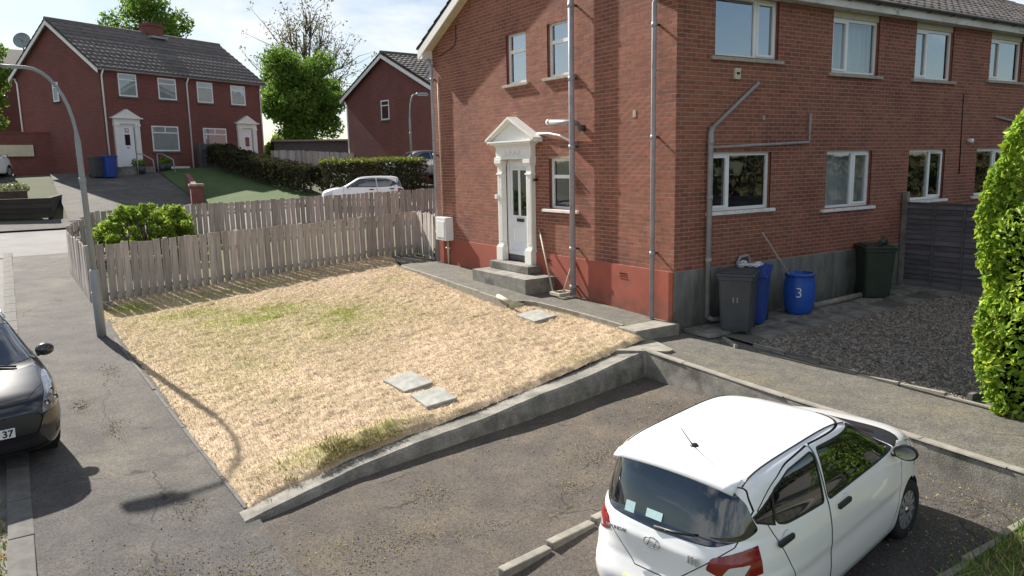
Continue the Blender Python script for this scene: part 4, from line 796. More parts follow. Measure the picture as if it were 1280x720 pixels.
for k in range(9):
    a0 = k * .7; jag.add([(.23 * math.cos(a0), .23 * math.sin(a0), .74), (.23 * math.cos(a0 + .5), .23 * math.sin(a0 + .5), .74), (.225 * math.cos(a0 + .3), .225 * math.sin(a0 + .3), .765 + (.07 if k in (2, 6) else .015) * random.random())], [(0, 1, 2), (2, 1, 0)][:1])
jag.build('liner_edge', m_iron, dr)
an = math.atan2(CAM.y + .52, CAM.x - 2.72); t_ = text('3', .26, m_platew, dr, Matrix.Translation((.284 * math.cos(an), .284 * math.sin(an), .42)) @ Matrix.Rotation(an + R(90), 4, 'Z') @ Matrix.Rotation(R(90), 4, 'X'), 'painted_number', .004, -.002)
lean('broom_pole', (2.58, -.55, gz0(2.6, -.5) + .55), (2.02, -.20, 1.32), .013, m_sill, 'thin pole standing in the blue drum and leaning on wall', 'pole')
for x0, y0, x1, y1, lb in ((3.15, -.50, 4.85, -.42, 'pale plastic pipe lying on slabs between drum and green bin'),):
    tag(MB().tube([(x0, y0, gz0(x0, y0) + .06), (x1, y1, gz0(x1, y1) + .06)], .055, 12).build('loose_pipe', m_concL), lb, 'pipe')
# ------------------------------------------------------------------ street lamps
def lamp(name, loc, h, arm, label, rz=0, lean_=0.):
    r_ = root(name, loc, rz, label, 'street lamp'); r_.rotation_euler = (0, lean_, rz)
    MB().tube([(0, 0, -.2), (0, 0, 1.28), (0, 0, 1.34)], [.085, .085, .06], 14).build('base_column', m_galv, r_)
    pts = [(0, 0, 1.30), (0, 0, h * .74)]; pts += [(-arm * .62 * (1 - math.cos(a)), 0, h * .74 + h * .26 * math.sin(a)) for a in np.linspace(0.15, math.pi / 2, 9)]; pts += [(-arm * .8, 0, h + .01), (-arm, 0, h + .02)]
    nn = len(pts); MB().tube(pts, [.058] + [.05] * 1 + [.031] * (nn - 2), 12).build('mast', m_galv, r_)
    MB().tube([(0, 0, h * .60 - .06), (0, 0, h * .60 + .05)], .062, 12).build('joint_sleeve', m_galv, r_)
    b = MB(); b.add([(-arm - .62, -.08, h - .02), (-arm + .05, -.05, h), (-arm + .05, .05, h), (-arm - .62, .08, h - .02), (-arm - .60, -.10, h + .05), (-arm + .05, -.06, h + .06), (-arm + .05, .06, h + .06), (-arm - .60, .10, h + .05), (-arm - .45, -.06, h + .12), (-arm, -.04, h + .10), (-arm, .04, h + .10), (-arm - .45, .06, h + .12)], [(3, 2, 1, 0), (0, 1, 5, 4), (2, 3, 7, 6), (1, 2, 6, 5), (3, 0, 4, 7), (4, 5, 9, 8), (6, 7, 11, 10), (5, 6, 10, 9), (7, 4, 8, 11), (8, 9, 10, 11)]).build('lantern', m_galv, r_)
    MB().box(-arm - .55, -arm - .05, -.06, .06, h - .05, h - .02, bev=.012).build('lens', m_clear_light, r_)
    MB().box(-.088, -.06, -.05, .05, .35, .9, bev=.006).build('access_door', m_galv, r_)
    return r_
lamp('street_lamp', (-8.24, 7.15, -.52), 5.06, 1.10, 'tall grey street lamp with curved arm beside the lawn corner', 0, lean_=-.012)
# ------------------------------------------------------------------ cars
def pchip(x, y, t):
    x = np.asarray(x, float); y = np.asarray(y, float); h = np.diff(x); d = np.diff(y) / h; m = np.zeros_like(y)
    for i in range(1, len(x) - 1):
        if d[i - 1] * d[i] > 0: w1, w2 = 2 * h[i] + h[i - 1], h[i] + 2 * h[i - 1]; m[i] = (w1 + w2) / (w1 / d[i - 1] + w2 / d[i])
    m[0], m[-1] = d[0], d[-1]; k = np.clip(np.searchsorted(x, t) - 1, 0, len(x) - 2); s = (t - x[k]) / h[k]
    return (2 * s ** 3 - 3 * s ** 2 + 1) * y[k] + (s ** 3 - 2 * s ** 2 + s) * h[k] * m[k] + (-2 * s ** 3 + 3 * s ** 2) * y[k + 1] + (s ** 3 - s ** 2) * h[k] * m[k + 1]
class Shell:
    """car skin as horizontal slices; panels are cut out of it by half-spaces"""
    def __init__(s, tab, sub=5, q=26, mod=None):
        tab = np.array(tab, float); k = np.arange(len(tab)); t = np.linspace(0, len(tab) - 1, (len(tab) - 1) * sub + 1); c = [pchip(k, tab[:, j], t) for j in range(tab.shape[1])]
        rows = []
        for z, xf, xr, w, nf, nr, xc in zip(*c):
            ring = []
            th = np.linspace(0, np.pi / 2, 240)
            def quarter(a, n): 
                X = a * np.cos(th) ** (2 / n); Y = w * np.sin(th) ** (2 / n); L = np.r_[0, np.cumsum(np.hypot(np.diff(X), np.diff(Y)))]; u = np.linspace(0, L[-1], q + 1); return np.interp(u, L, X), np.interp(u, L, Y)
            fx, fy = quarter(xf - xc, nf); bx_, by_ = quarter(xc - xr, nr)
            X = np.r_[xc + fx[:-1], xc - bx_[::-1][:-1], xc - bx_[:-1], xc + fx[::-1][:-1]]; Y = np.r_[fy[:-1], by_[::-1][:-1], -by_[:-1], -fy[::-1][:-1]]
            rows.append(np.c_[X, Y, np.full(len(X), z)])
        P = np.array(rows)
        if mod is not None: P = mod(P)
        du = np.roll(P, -1, 1) - np.roll(P, 1, 1); dv = np.empty_like(P); dv[1:-1] = P[2:] - P[:-2]; dv[0] = P[1] - P[0]; dv[-1] = P[-1] - P[-2]
        N = np.cross(du, dv); N /= np.linalg.norm(N, axis=2, keepdims=True) + 1e-9
        s.P = P; s.polys = []; nz_, nr_ = P.shape[:2]
        A = np.concatenate([P, N], 2)
        for i in range(nz_ - 1):
            for j in range(nr_):
                j2 = (j + 1) % nr_; s.polys.append([A[i, j], A[i, j2], A[i + 1, j2], A[i + 1, j]])
        cen = np.r_[P[-1].mean(0), 0, 0, 1.]; cen[2] += .002
        for j in range(nr_): s.polys.append([A[-1, j], A[-1, (j + 1) % nr_], cen])
    def bounds(s, polys):
        c = np.empty((len(polys), 3)); r_ = np.empty(len(polys))
        for i, q in enumerate(polys):
            n_ = len(q); x = sum(p[0] for p in q) / n_; y = sum(p[1] for p in q) / n_; z = sum(p[2] for p in q) / n_; c[i] = (x, y, z); r_[i] = max((p[0] - x) ** 2 + (p[1] - y) ** 2 + (p[2] - z) ** 2 for p in q)
        return c, np.sqrt(r_) + 1e-6
    def carve(s, hs):
        """hs: list of (n, d); inside = n.p <= d"""
        if not hasattr(s, 'c') or len(s.c) != len(s.polys):
            s.polys = [[tuple(float(t) for t in p) for p in q] for q in s.polys]; s.c, s.r = s.bounds(s.polys)
        out = np.zeros(len(s.c), bool)
        for n_, d_ in hs:
            l = math.sqrt(sum(t * t for t in n_)) + 1e-12; out |= (s.c @ np.array(n_, float) - d_) / l > s.r
        ins, add = [], []; keep = out.copy()
        for pi in np.nonzero(~out)[0]:
            poly = s.polys[pi]; cur = poly; pieces = []; ok = True
            for n_, d_ in hs:
                a0, a1, a2 = n_; v = [a0 * p[0] + a1 * p[1] + a2 * p[2] - d_ for p in cur]
                if min(v) >= -1e-7: ok = False; break
                if max(v) <= 1e-7: continue
                a, b = [], []
                for i in range(len(cur)):
                    p, q = cur[i], cur[(i + 1) % len(cur)]; vp, vq = v[i], v[(i + 1) % len(cur)]
                    if vp <= 0: a.append(p)
                    if vp >= 0: b.append(p)
                    if vp * vq < 0: t = vp / (vp - vq); m_ = tuple(x + (y - x) * t for x, y in zip(p, q)); a.append(m_); b.append(m_)
                if len(b) > 2: pieces.append(b)
                cur = a
                if len(cur) < 3: ok = False; break
            if ok: ins.append(cur); add += pieces
            elif pieces: add += pieces + ([cur] if len(cur) > 2 else [])
            else: keep[pi] = True
        c2, r2 = s.bounds(add); s.polys = [q for q, k in zip(s.polys, keep) if k] + add; s.c = np.concatenate([s.c[keep], c2]); s.r = np.concatenate([s.r[keep], r2])
        return ins
def polyhs(pts, ax, extra=()):
    """convex polygon in the plane of axes ax -> half-spaces"""
    i, j = ax; A = sum(pts[k][0] * pts[(k + 1) % len(pts)][1] - pts[(k + 1) % len(pts)][0] * pts[k][1] for k in range(len(pts)))
    if A < 0: pts = pts[::-1]
    hs = []
    for k in range(len(pts)):
        (a0, b0), (a1, b1) = pts[k], pts[(k + 1) % len(pts)]; n_ = [0, 0, 0]; n_[i] = b1 - b0; n_[j] = -(a1 - a0); hs.append((n_, n_[i] * a0 + n_[j] * b0))
    return hs + list(extra)
def rounded(pts, r_, n=4):
    """convex polygon with rounded corners"""
    out_ = []; N_ = len(pts); rr = r_ if hasattr(r_, '__len__') else [r_] * N_
    for k in range(N_):
        p = np.array(pts[k], float); a = np.array(pts[k - 1], float) - p; b = np.array(pts[(k + 1) % N_], float) - p; la, lb = np.linalg.norm(a), np.linalg.norm(b); d = min(rr[k], .45 * la, .45 * lb); A, B = p + a / la * d, p + b / lb * d
        if d < 1e-4: out_.append(tuple(p)); continue
        for t in np.linspace(0, 1, n + 1): out_.append(tuple((1 - t) ** 2 * A + 2 * t * (1 - t) * p + t * t * B))
    return out_
def grow(pts, g):
    c = np.mean(pts, 0); out_ = []; N_ = len(pts); P = [np.array(p, float) for p in pts]; A = sum(P[k][0] * P[(k + 1) % N_][1] - P[(k + 1) % N_][0] * P[k][1] for k in range(N_)); sg = 1 if A > 0 else -1
    L = []
    for k in range(N_):
        e = P[(k + 1) % N_] - P[k]; n_ = sg * np.array([e[1], -e[0]]) / (np.linalg.norm(e) + 1e-9); L.append((n_, n_ @ P[k] + g))
    for k in range(N_):
        (n1, d1), (n2, d2) = L[k - 1], L[k]; M_ = np.array([n1, n2])
        out_.append(tuple(np.linalg.solve(M_, [d1, d2])) if abs(np.linalg.det(M_)) > 1e-4 else tuple(P[k] + n2 * g))
    return out_
def skin(name, polys, m, parent, push=0., thick=False):
    if not polys: return None
    idx = {}; V, Nn, F = [], [], []
    for poly in polys:
        f = []
        for p in poly:
            k = (round(p[0], 5), round(p[1], 5), round(p[2], 5))
            if k not in idx: idx[k] = len(V); V.append(p[:3]); Nn.append(list(p[3:]))
            else:
                n0 = Nn[idx[k]]; n0[0] += p[3]; n0[1] += p[4]; n0[2] += p[5]
            if not f or f[-1] != idx[k]: f.append(idx[k])
        if len(f) > 1 and f[0] == f[-1]: f.pop()
        if len(set(f)) > 2 and len(set(f)) == len(f): F.append(f)
    Nn = np.array(Nn); Nn /= np.linalg.norm(Nn, axis=1, keepdims=True) + 1e-9; V = np.array(V) + Nn * push
    me = bpy.data.meshes.new(name); me.from_pydata(V.tolist(), [], F); me.materials.append(m); me.polygons.foreach_set('use_smooth', np.ones(len(me.polygons), bool)); me.update()
    if len(me.vertices) == len(Nn): me.normals_split_custom_set_from_vertices(Nn.tolist())
    return obj(name, me, parent)
S_, RR, TOP = (0, 2), (1, 2), (0, 1)
def sh_split(polys, hs):
    t = Shell.__new__(Shell); t.polys = [list(q) for q in polys]; t.c, t.r = t.bounds(t.polys); i_ = t.carve(hs); return i_, t.polys
def wheel(parent, x, y, rad, wid, side, m_rim, spokes=5):
    w = root('wheel', (x, y, rad)); w.parent = parent; M = Matrix.Rotation(R(90) if side < 0 else R(-90), 4, 'X'); h = wid / 2
    MB().lathe([(rad * .64, -h), (rad * .9, -h), (rad * .985, -h * .75), (rad, -h * .3), (rad, h * .3), (rad * .985, h * .75), (rad * .93, h * .98), (rad * .70, h), (rad * .655, h * .9), (rad * .64, h * .5)], 36, M).build('tyre', m_rubber, w)
    r1 = rad * .645; b = MB().lathe([(0, h * .25), (r1 * .9, h * .15), (r1 * .985, h * .6), (r1, h * .92), (r1 * .97, h * .95)], 36, M); b.build('rim', m_alloy if m_rim is None else m_rim, w)
    for k in range(spokes):
        a = 2 * math.pi * k / spokes; Ms = M @ Matrix.Rotation(a, 4, 'Z'); s_ = MB(); wv = [(r1 * .12, -.035), (r1 * .95, -.062), (r1 * .95, -.018), (r1 * .5, -.012), (r1 * .5, .012), (r1 * .95, .018), (r1 * .95, .062), (r1 * .12, .035)]
        for q in ([0, 1, 2, 3], [0, 3, 4, 7], [7, 4, 5, 6]): s_.prism([wv[i] for i in q], h * .5, h * .86, Ms)
        s_.build('spoke', m_alloy if m_rim is None else m_rim, w)
    MB().lathe([(0, h * 1.0), (r1 * .16, h * .98), (r1 * .2, h * .8), (r1 * .2, h * .4)], 16, M).build('hub_cap', m_chrome, w)
    return w
def arch(shell, x, zc, r_, side, parent, y0, y1):
    hs = polyhs([(x + r_ * math.cos(a), zc + r_ * math.sin(a)) for a in np.linspace(0, 2 * math.pi, 28, endpoint=False)], S_, [((0, side, 0), -.35) if side < 0 else ((0, -side, 0), -.35)])
    hs[-1] = ((0, 1, 0), -.35) if side < 0 else ((0, -1, 0), -.35)
    shell.carve(hs)
    b = MB(); pr = [(0., y0), (r_ + .003, y0), (r_ + .003, y1)]; b.lathe([(a, side * h) for a, h in pr], 28, Matrix.Translation((x, 0, zc)), axis='y'); b.build('wheel_arch', m_rubber, parent)
def sidehs(side): return [((0, 1, 0), -.3)] if side < 0 else [((0, -1, 0), -.3)]
def finish(o, loc, rz, pitch=0., roll=0.):
    o.matrix_world = Matrix.Translation(loc) @ Matrix.Rotation(rz, 4, 'Z') @ Matrix.Rotation(pitch, 4, 'Y') @ Matrix.Rotation(roll, 4, 'X')

def small_hatch(name, loc, rz, pitch, label, m_body, detail=True, sub=5, q=26):
    car = root(name, (0, 0, 0), 0, label, 'car')
    #       z     xf     xr     w    nf   nr   xc
    tab = [(.17, 1.62, -1.62, .73, 4.0, 5, 0), (.22, 1.72, -1.74, .78, 4.2, 5.4, 0), (.34, 1.80, -1.81, .815, 4.2, 5.6, 0), (.48, 1.83, -1.835, .826, 4.0, 5.4, 0), (.60, 1.815, -1.80, .822, 3.8, 5.4, 0), (.68, 1.785, -1.775, .830, 3.6, 5.4, 0),
           (.77, 1.76, -1.77, .828, 3.5, 4.8, 0), (.86, 1.68, -1.77, .82, 3.5, 4.8, 0), (.93, 1.52, -1.748, .808, 3.8, 4.8, 0), (.985, 1.29, -1.725, .797, 4.4, 4.8, -.02), (1.025, 1.08, -1.70, .785, 4.8, 4.8, -.05), (1.06, .87, -1.685, .772, 4.4, 5.0, -.12), (1.16, .70, -1.645, .745, 4.3, 5.2, -.2), (1.26, .53, -1.60, .714, 4.3, 5.4, -.3), (1.34, .39, -1.56, .686, 4.4, 5.6, -.4), (1.40, .27, -1.525, .655, 4.4, 5.6, -.5), (1.445, .12, -1.47, .60, 4.2, 5.2, -.55), (1.478, -.10, -1.36, .50, 3.8, 4.6, -.62), (1.494, -.38, -1.18, .35, 3.3, 4, -.70), (1.50, -.60, -.95, .15, 3, 3, -.75)]
    sh = Shell(tab, sub, q); zc = .29; wr_ = .29; fa, ra = 1.10, -1.285
    for side in (-1, 1):
        for ax in (fa, ra): arch(sh, ax, zc, .335, side, car, .50, .72)
    seam = []
    # rear glass wraps to a point at each side
    rg = rounded([(-.50, 1.385), (.50, 1.385), (.60, 1.30), (.690, 1.09), (.655, 1.045), (.48, .985), (0, .965), (-.48, .985), (-.655, 1.045), (-.690, 1.09), (-.60, 1.30)], .05)
    rx = [((1, 0, 0), -1.22)]
    glass = sh.carve(polyhs(rg, RR, rx)); skin('rear_window', glass, m_carglass, car, -.004)
    for side in (-1, 1):
        sg = side
        tl = rounded([(sg * .45, .825), (sg * .48, .915), (sg * .90, 1.06), (sg * .90, .96), (sg * .80, .80), (sg * .62, .76)], .02)
        tlp = sh.carve(polyhs(tl, RR, [((1, 0, 0), -1.46)])); inner = sh_split(tlp, polyhs(rounded([(sg * .56, .80), (sg * .60, .865), (sg * .70, .875), (sg * .67, .785)], .015), RR)); lt = skin('tail_light', inner[1], m_red_light, car, .004); skin('reversing_lens', inner[0], m_clear_light, lt, .004)
        # reflector in the bumper
        rf_ = sh.carve(polyhs([(sg * .62, .50), (sg * .70, .62), (sg * .73, .62), (sg * .71, .48)], RR, [((1, 0, 0), -1.3)])); skin('rear_reflector', rf_, m_red_light, car, .002)
        hl = rounded([(sg * .42, .70), (sg * .50, .80), (sg * .76, .90), (sg * .9, .90), (sg * .9, .70), (sg * .70, .66)], .02)
        skin('headlight', sh.carve(polyhs(hl, RR, [((-1, 0, 0), -1.30)])), m_clear_light, car, .003)
    for side in (-1, 1):
        E = sidehs(side); nm = side
        fw = rounded([(.76, 1.045), (.48, 1.23), (.26, 1.35), (.18, 1.375), (-.50, 1.40), (-.53, 1.035)], [.02, .03, .03, .05, .03, .03]); rwn = rounded([(-.61, 1.04), (-.58, 1.40), (-.98, 1.38), (-1.21, 1.31), (-1.25, 1.10), (-1.15, 1.065)], [.03, .03, .05, .03, .05, .06]); qw = [(-1.275, 1.10), (-1.24, 1.285), (-1.43, 1.18), (-1.42, 1.15)]
        P1 = [(n_, sh.carve(polyhs(p_, S_, E))) for n_, p_ in (('front', fw), ('rear', rwn), ('quarter', qw))]
        tri = sh.carve(polyhs([(.98, 1.01), (.74, 1.195), (.79, 1.02)], S_, E))
        ex = [sh.carve(polyhs(grow(p_, .016), S_, E)) for p_ in (fw, rwn, qw)]
        fd = rounded([(-.55, .27), (.60, .27), (.80, .55), (.86, .94), (.80, 1.06), (.24, 1.42), (-.55, 1.44)], [.05, .08, .1, .05, .05, .08, .02]); rd = rounded([(-.57, .27), (-.57, 1.44), (-1.0, 1.42), (-1.26, 1.34), (-1.46, 1.16), (-1.40, .92), (-1.08, .58), (-.93, .27)], [.02, .02, .1, .1, .08, .15, .15, .05])
        for dn, dp, pane, trim in (('f', fd, [P1[0]], [ex[0], tri]), ('r', rd, [P1[1], P1[2]], [ex[1], ex[2]])):
            d_ = skin('door', sh.carve(polyhs(dp, S_, E)), m_body, car); sm_ = sh.carve(polyhs(grow(dp, .009), S_, E)); seam += sm_
            for n_, p_ in pane: skin('window', p_, m_carglass, d_, -.006)
            skin('window_seal', [p for t in trim for p in t], m_blk, d_, -.002)
            hx = -.33 if dn == 'f' else -1.20; yy = side * (.80 if dn == 'f' else .768); hz = .93 if dn == 'f' else .955
            MB().box(hx - .10, hx + .10, min(yy, yy + side * .035), max(yy, yy + side * .035), hz - .022, hz + .022, bev=.012).build('door_handle', m_blk, d_)
            bm = MB().lathe([(0, 0), (.05, .0), (.056, .006)], 16, Matrix.Translation((hx + .02, yy - side * .004, hz + .015)) @ Matrix.Rotation(R(90 if side < 0 else -90), 4, 'X')); bm.build('handle_recess', m_body, d_)
    ws = sh.carve(polyhs(rounded([(-.68, 1.03), (.68, 1.03), (.62, 1.20), (.53, 1.405), (-.53, 1.405), (-.62, 1.20)], .04), RR, [((-1, 0, 0), -.02)])); skin('windscreen', ws, m_carglass, car, -.003)
    cowl = sh.carve(polyhs(rounded([(-.70, .995), (.70, .995), (.68, 1.03), (-.68, 1.03)], .01), RR, [((-1, 0, 0), -.5)])); skin('scuttle', cowl, m_blk, car, -.004)
    bn = rounded([(1.14, -.70), (1.50, -.64), (1.66, -.40), (1.70, 0), (1.66, .40), (1.50, .64), (1.14, .70)], .03); ez = [((0, 0, -1), -.68)]
    skin('bonnet', sh.carve(polyhs(bn, TOP, ez)), m_body, car); seam += sh.carve(polyhs(grow(bn, .006), TOP, ez))
    tg = rounded([(-.545, .70), (-.50, .64), (.50, .64), (.545, .70), (.60, 1.0), (.70, 1.085), (.58, 1.38), (.45, 1.40), (-.45, 1.40), (-.58, 1.38), (-.70, 1.085), (-.60, 1.0)], .03)
    skin('tailgate', sh.carve(polyhs(tg, RR, [((1, 0, 0), -1.36)])), m_body, car); seam += sh.carve(polyhs(grow(tg, .008), RR, [((1, 0, 0), -1.352)]))
    lo_ = sh.carve([((0, 0, 1), .20)]); skin('lower_trim', lo_, m_blk, car)
    bd = skin('body', sh.polys, m_body, car); skin('panel_gap', seam, m_rubber, car, -.006)
    MB().box(-1.70, 1.68, -.50, .50, .16, .34).box(-.92, .72, -.74, .74, .165, .26).build('underbody', m_rubber, car)
    for ax in (fa, ra):
        for side in (-1, 1): wheel(car, ax, side * .70, wr_, .165, side, None, 6)
    # mirrors
    for side in (-1, 1):
        y0 = side * .80; M = Matrix.Translation((.66, y0, 1.04)); mr_ = MB().tube([(.02, -side * .03, -.04), (0, side * .06, -.02)], .025, 8).build('mirror_arm', m_blk, car); mr_.matrix_local = M
        bm = bmesh.new(); bmesh.ops.create_uvsphere(bm, u_segments=16, v_segments=10, radius=1)
        for v in bm.verts: v.co = Vector((v.co.x * .055 * (1 if v.co.x > 0 else .25), v.co.y * .105, v.co.z * .075))
        me = bpy.data.meshes.new('wing_mirror'); bm.to_mesh(me); bm.free(); me.materials.append(m_blk); me.polygons.foreach_set('use_smooth', np.ones(len(me.polygons), bool)); mo = obj('wing_mirror', me, car, (.66, side * .90, 1.05)); mo.rotation_euler.z = side * R(-8)
        MB().lathe([(0, 0), (.9, 0), (1., .05)], 20, Matrix.Translation((-.0145, 0, 0)) @ Matrix.Diagonal((.02, .085, .058, 1)) @ Matrix.Rotation(R(-90), 4, 'Y')).build('mirror_glass', m_chrome, mo)
    # roof channel strips, aerial, spoiler lip
    for side in (-1, 1):
        # follow the skin: nearest shell ring points at the roof edge
        pts = []
        for x in np.linspace(-1.44, .16, 20):
            zz, yy = [], []
            for row in sh.P[-50:]:
                hp = row[row[:, 1] * side > 0]; hp = hp[np.argsort(hp[:, 0])]
                if hp[0, 0] < x < hp[-1, 0]: yy.append(abs(np.interp(x, hp[:, 0], hp[:, 1]))); zz.append(row[0, 2])
            if not yy: continue
            o_ = np.argsort(yy); pts.append((x, side * .56, float(np.interp(.56, np.array(yy)[o_], np.array(zz)[o_])) + .001))
        MB().tube(pts, .007, 6).build('roof_strip', m_blk, car)
    MB().lathe([(0, .03), (.022, .026), (.036, .01), (.04, -.01)], 14, Matrix.Translation((-1.22, 0, 1.482))).tube([(-1.24, 0, 1.50), (-1.40, 0, 1.70)], [.006, .003], 6).build('aerial', m_blk, car)
    if detail:
        # number plate, badge, stickers, wiper on the tailgate
        pb = MB().box(-1.846, -1.82, -.26, .26, .42, .531, bev=.004).build('number_plate', m_yellow, car); Mp = Matrix.Translation((-1.848, 0, .475)) @ Matrix.Rotation(R(-90), 4, 'Z') @ Matrix.Rotation(R(90), 4, 'X')
        text('Y', .105, m_blk, pb, Mp @ Matrix.Translation((-.205, 0, 0)), 'plate_character', .0015, .003)
        Mb = Matrix.Translation((-1.782, 0, .885)) @ Matrix.Rotation(R(-90), 4, 'Z') @ Matrix.Rotation(R(90 - 6), 4, 'X'); bd_ = MB(); ring = [(.075 * math.cos(a), .040 * math.sin(a), .008) for a in np.linspace(0, 2 * math.pi, 25)]
        bd_.tube([tuple(Mb @ Vector(p)) for p in ring], .006, 6, cap=False)
        for pl_ in ([(-.042, -.026), (-.020, .030)], [(.020, -.030), (.042, .026)], [(-.030, .006), (0, .0), (.030, -.006)]): bd_.tube([tuple(Mb @ Vector((a, b, .008))) for a, b in pl_], .006, 6)
        bd_.build('badge', m_chrome, car)
        text('i10', .085, m_alloy, car, Matrix.Translation((-1.776, -.36, .865)) @ Matrix.Rotation(R(-90 - 6), 4, 'Z') @ Matrix.Rotation(R(85), 4, 'X'), 'model_lettering', .004, .003)
        text('HYUNDAI', .042, m_alloy, car, Matrix.Translation((-1.776, .37, .875)) @ Matrix.Rotation(R(-90 + 6), 4, 'Z') @ Matrix.Rotation(R(85), 4, 'X'), 'maker_lettering', .004, .001)
        m_stk = mat('pale_sticker', (.40, .62, .64), (.55, .74, .74), sc=60, rough=.5)
        for cy, cz, w_, h_ in ((.29, 1.05, .045, .042), (.05, 1.06, .075, .032)):
            best = min((p for row in sh.P for p in row if p[0] < -1.2), key=lambda p: (p[1] - cy) ** 2 + (p[2] - cz) ** 2); tt = math.atan2(.042, .1)
            Mt = Matrix.Translation((best[0] - .004, cy, cz)) @ Matrix.Rotation(math.atan2(best[1], 6) * .5, 4, 'Z') @ Matrix.Rotation(R(23), 4, 'Y'); MB().box(-.002, .001, -w_, w_, -h_, h_, Mt).build('window_sticker', m_stk, car)
        MB().tube([(-1.728, .02, .985), (-1.72, -.14, 1.00), (-1.712, -.34, 1.04)], [.018, .011, .007], 6).build('rear_wiper', m_blk, car)
        # shelf-like high brake light spoiler edge
        sp = MB(); sv = []
        for y in np.linspace(-.55, .55, 15):
            e = 1 - (abs(y) / .55) ** 4 * .5; sv += [(-1.40, y * .97, 1.458 - .02 * (y / .55) ** 2), (-1.50, y, 1.446 - .03 * (y / .55) ** 2), (-1.585 * (1 - .012 * (y / .55) ** 2), y, 1.412 - .035 * (y / .55) ** 2), (-1.55, y, 1.388 - .03 * (y / .55) ** 2)]
        sp.add(sv, [(i * 4 + j, (i + 1) * 4 + j, (i + 1) * 4 + j + 1, i * 4 + j + 1) for i in range(14) for j in range(3)] + [(0, 1, 2, 3), (59, 58, 57, 56)], True); sp.build('roof_spoiler', m_body, car)
    finish(car, loc, rz, pitch); return car

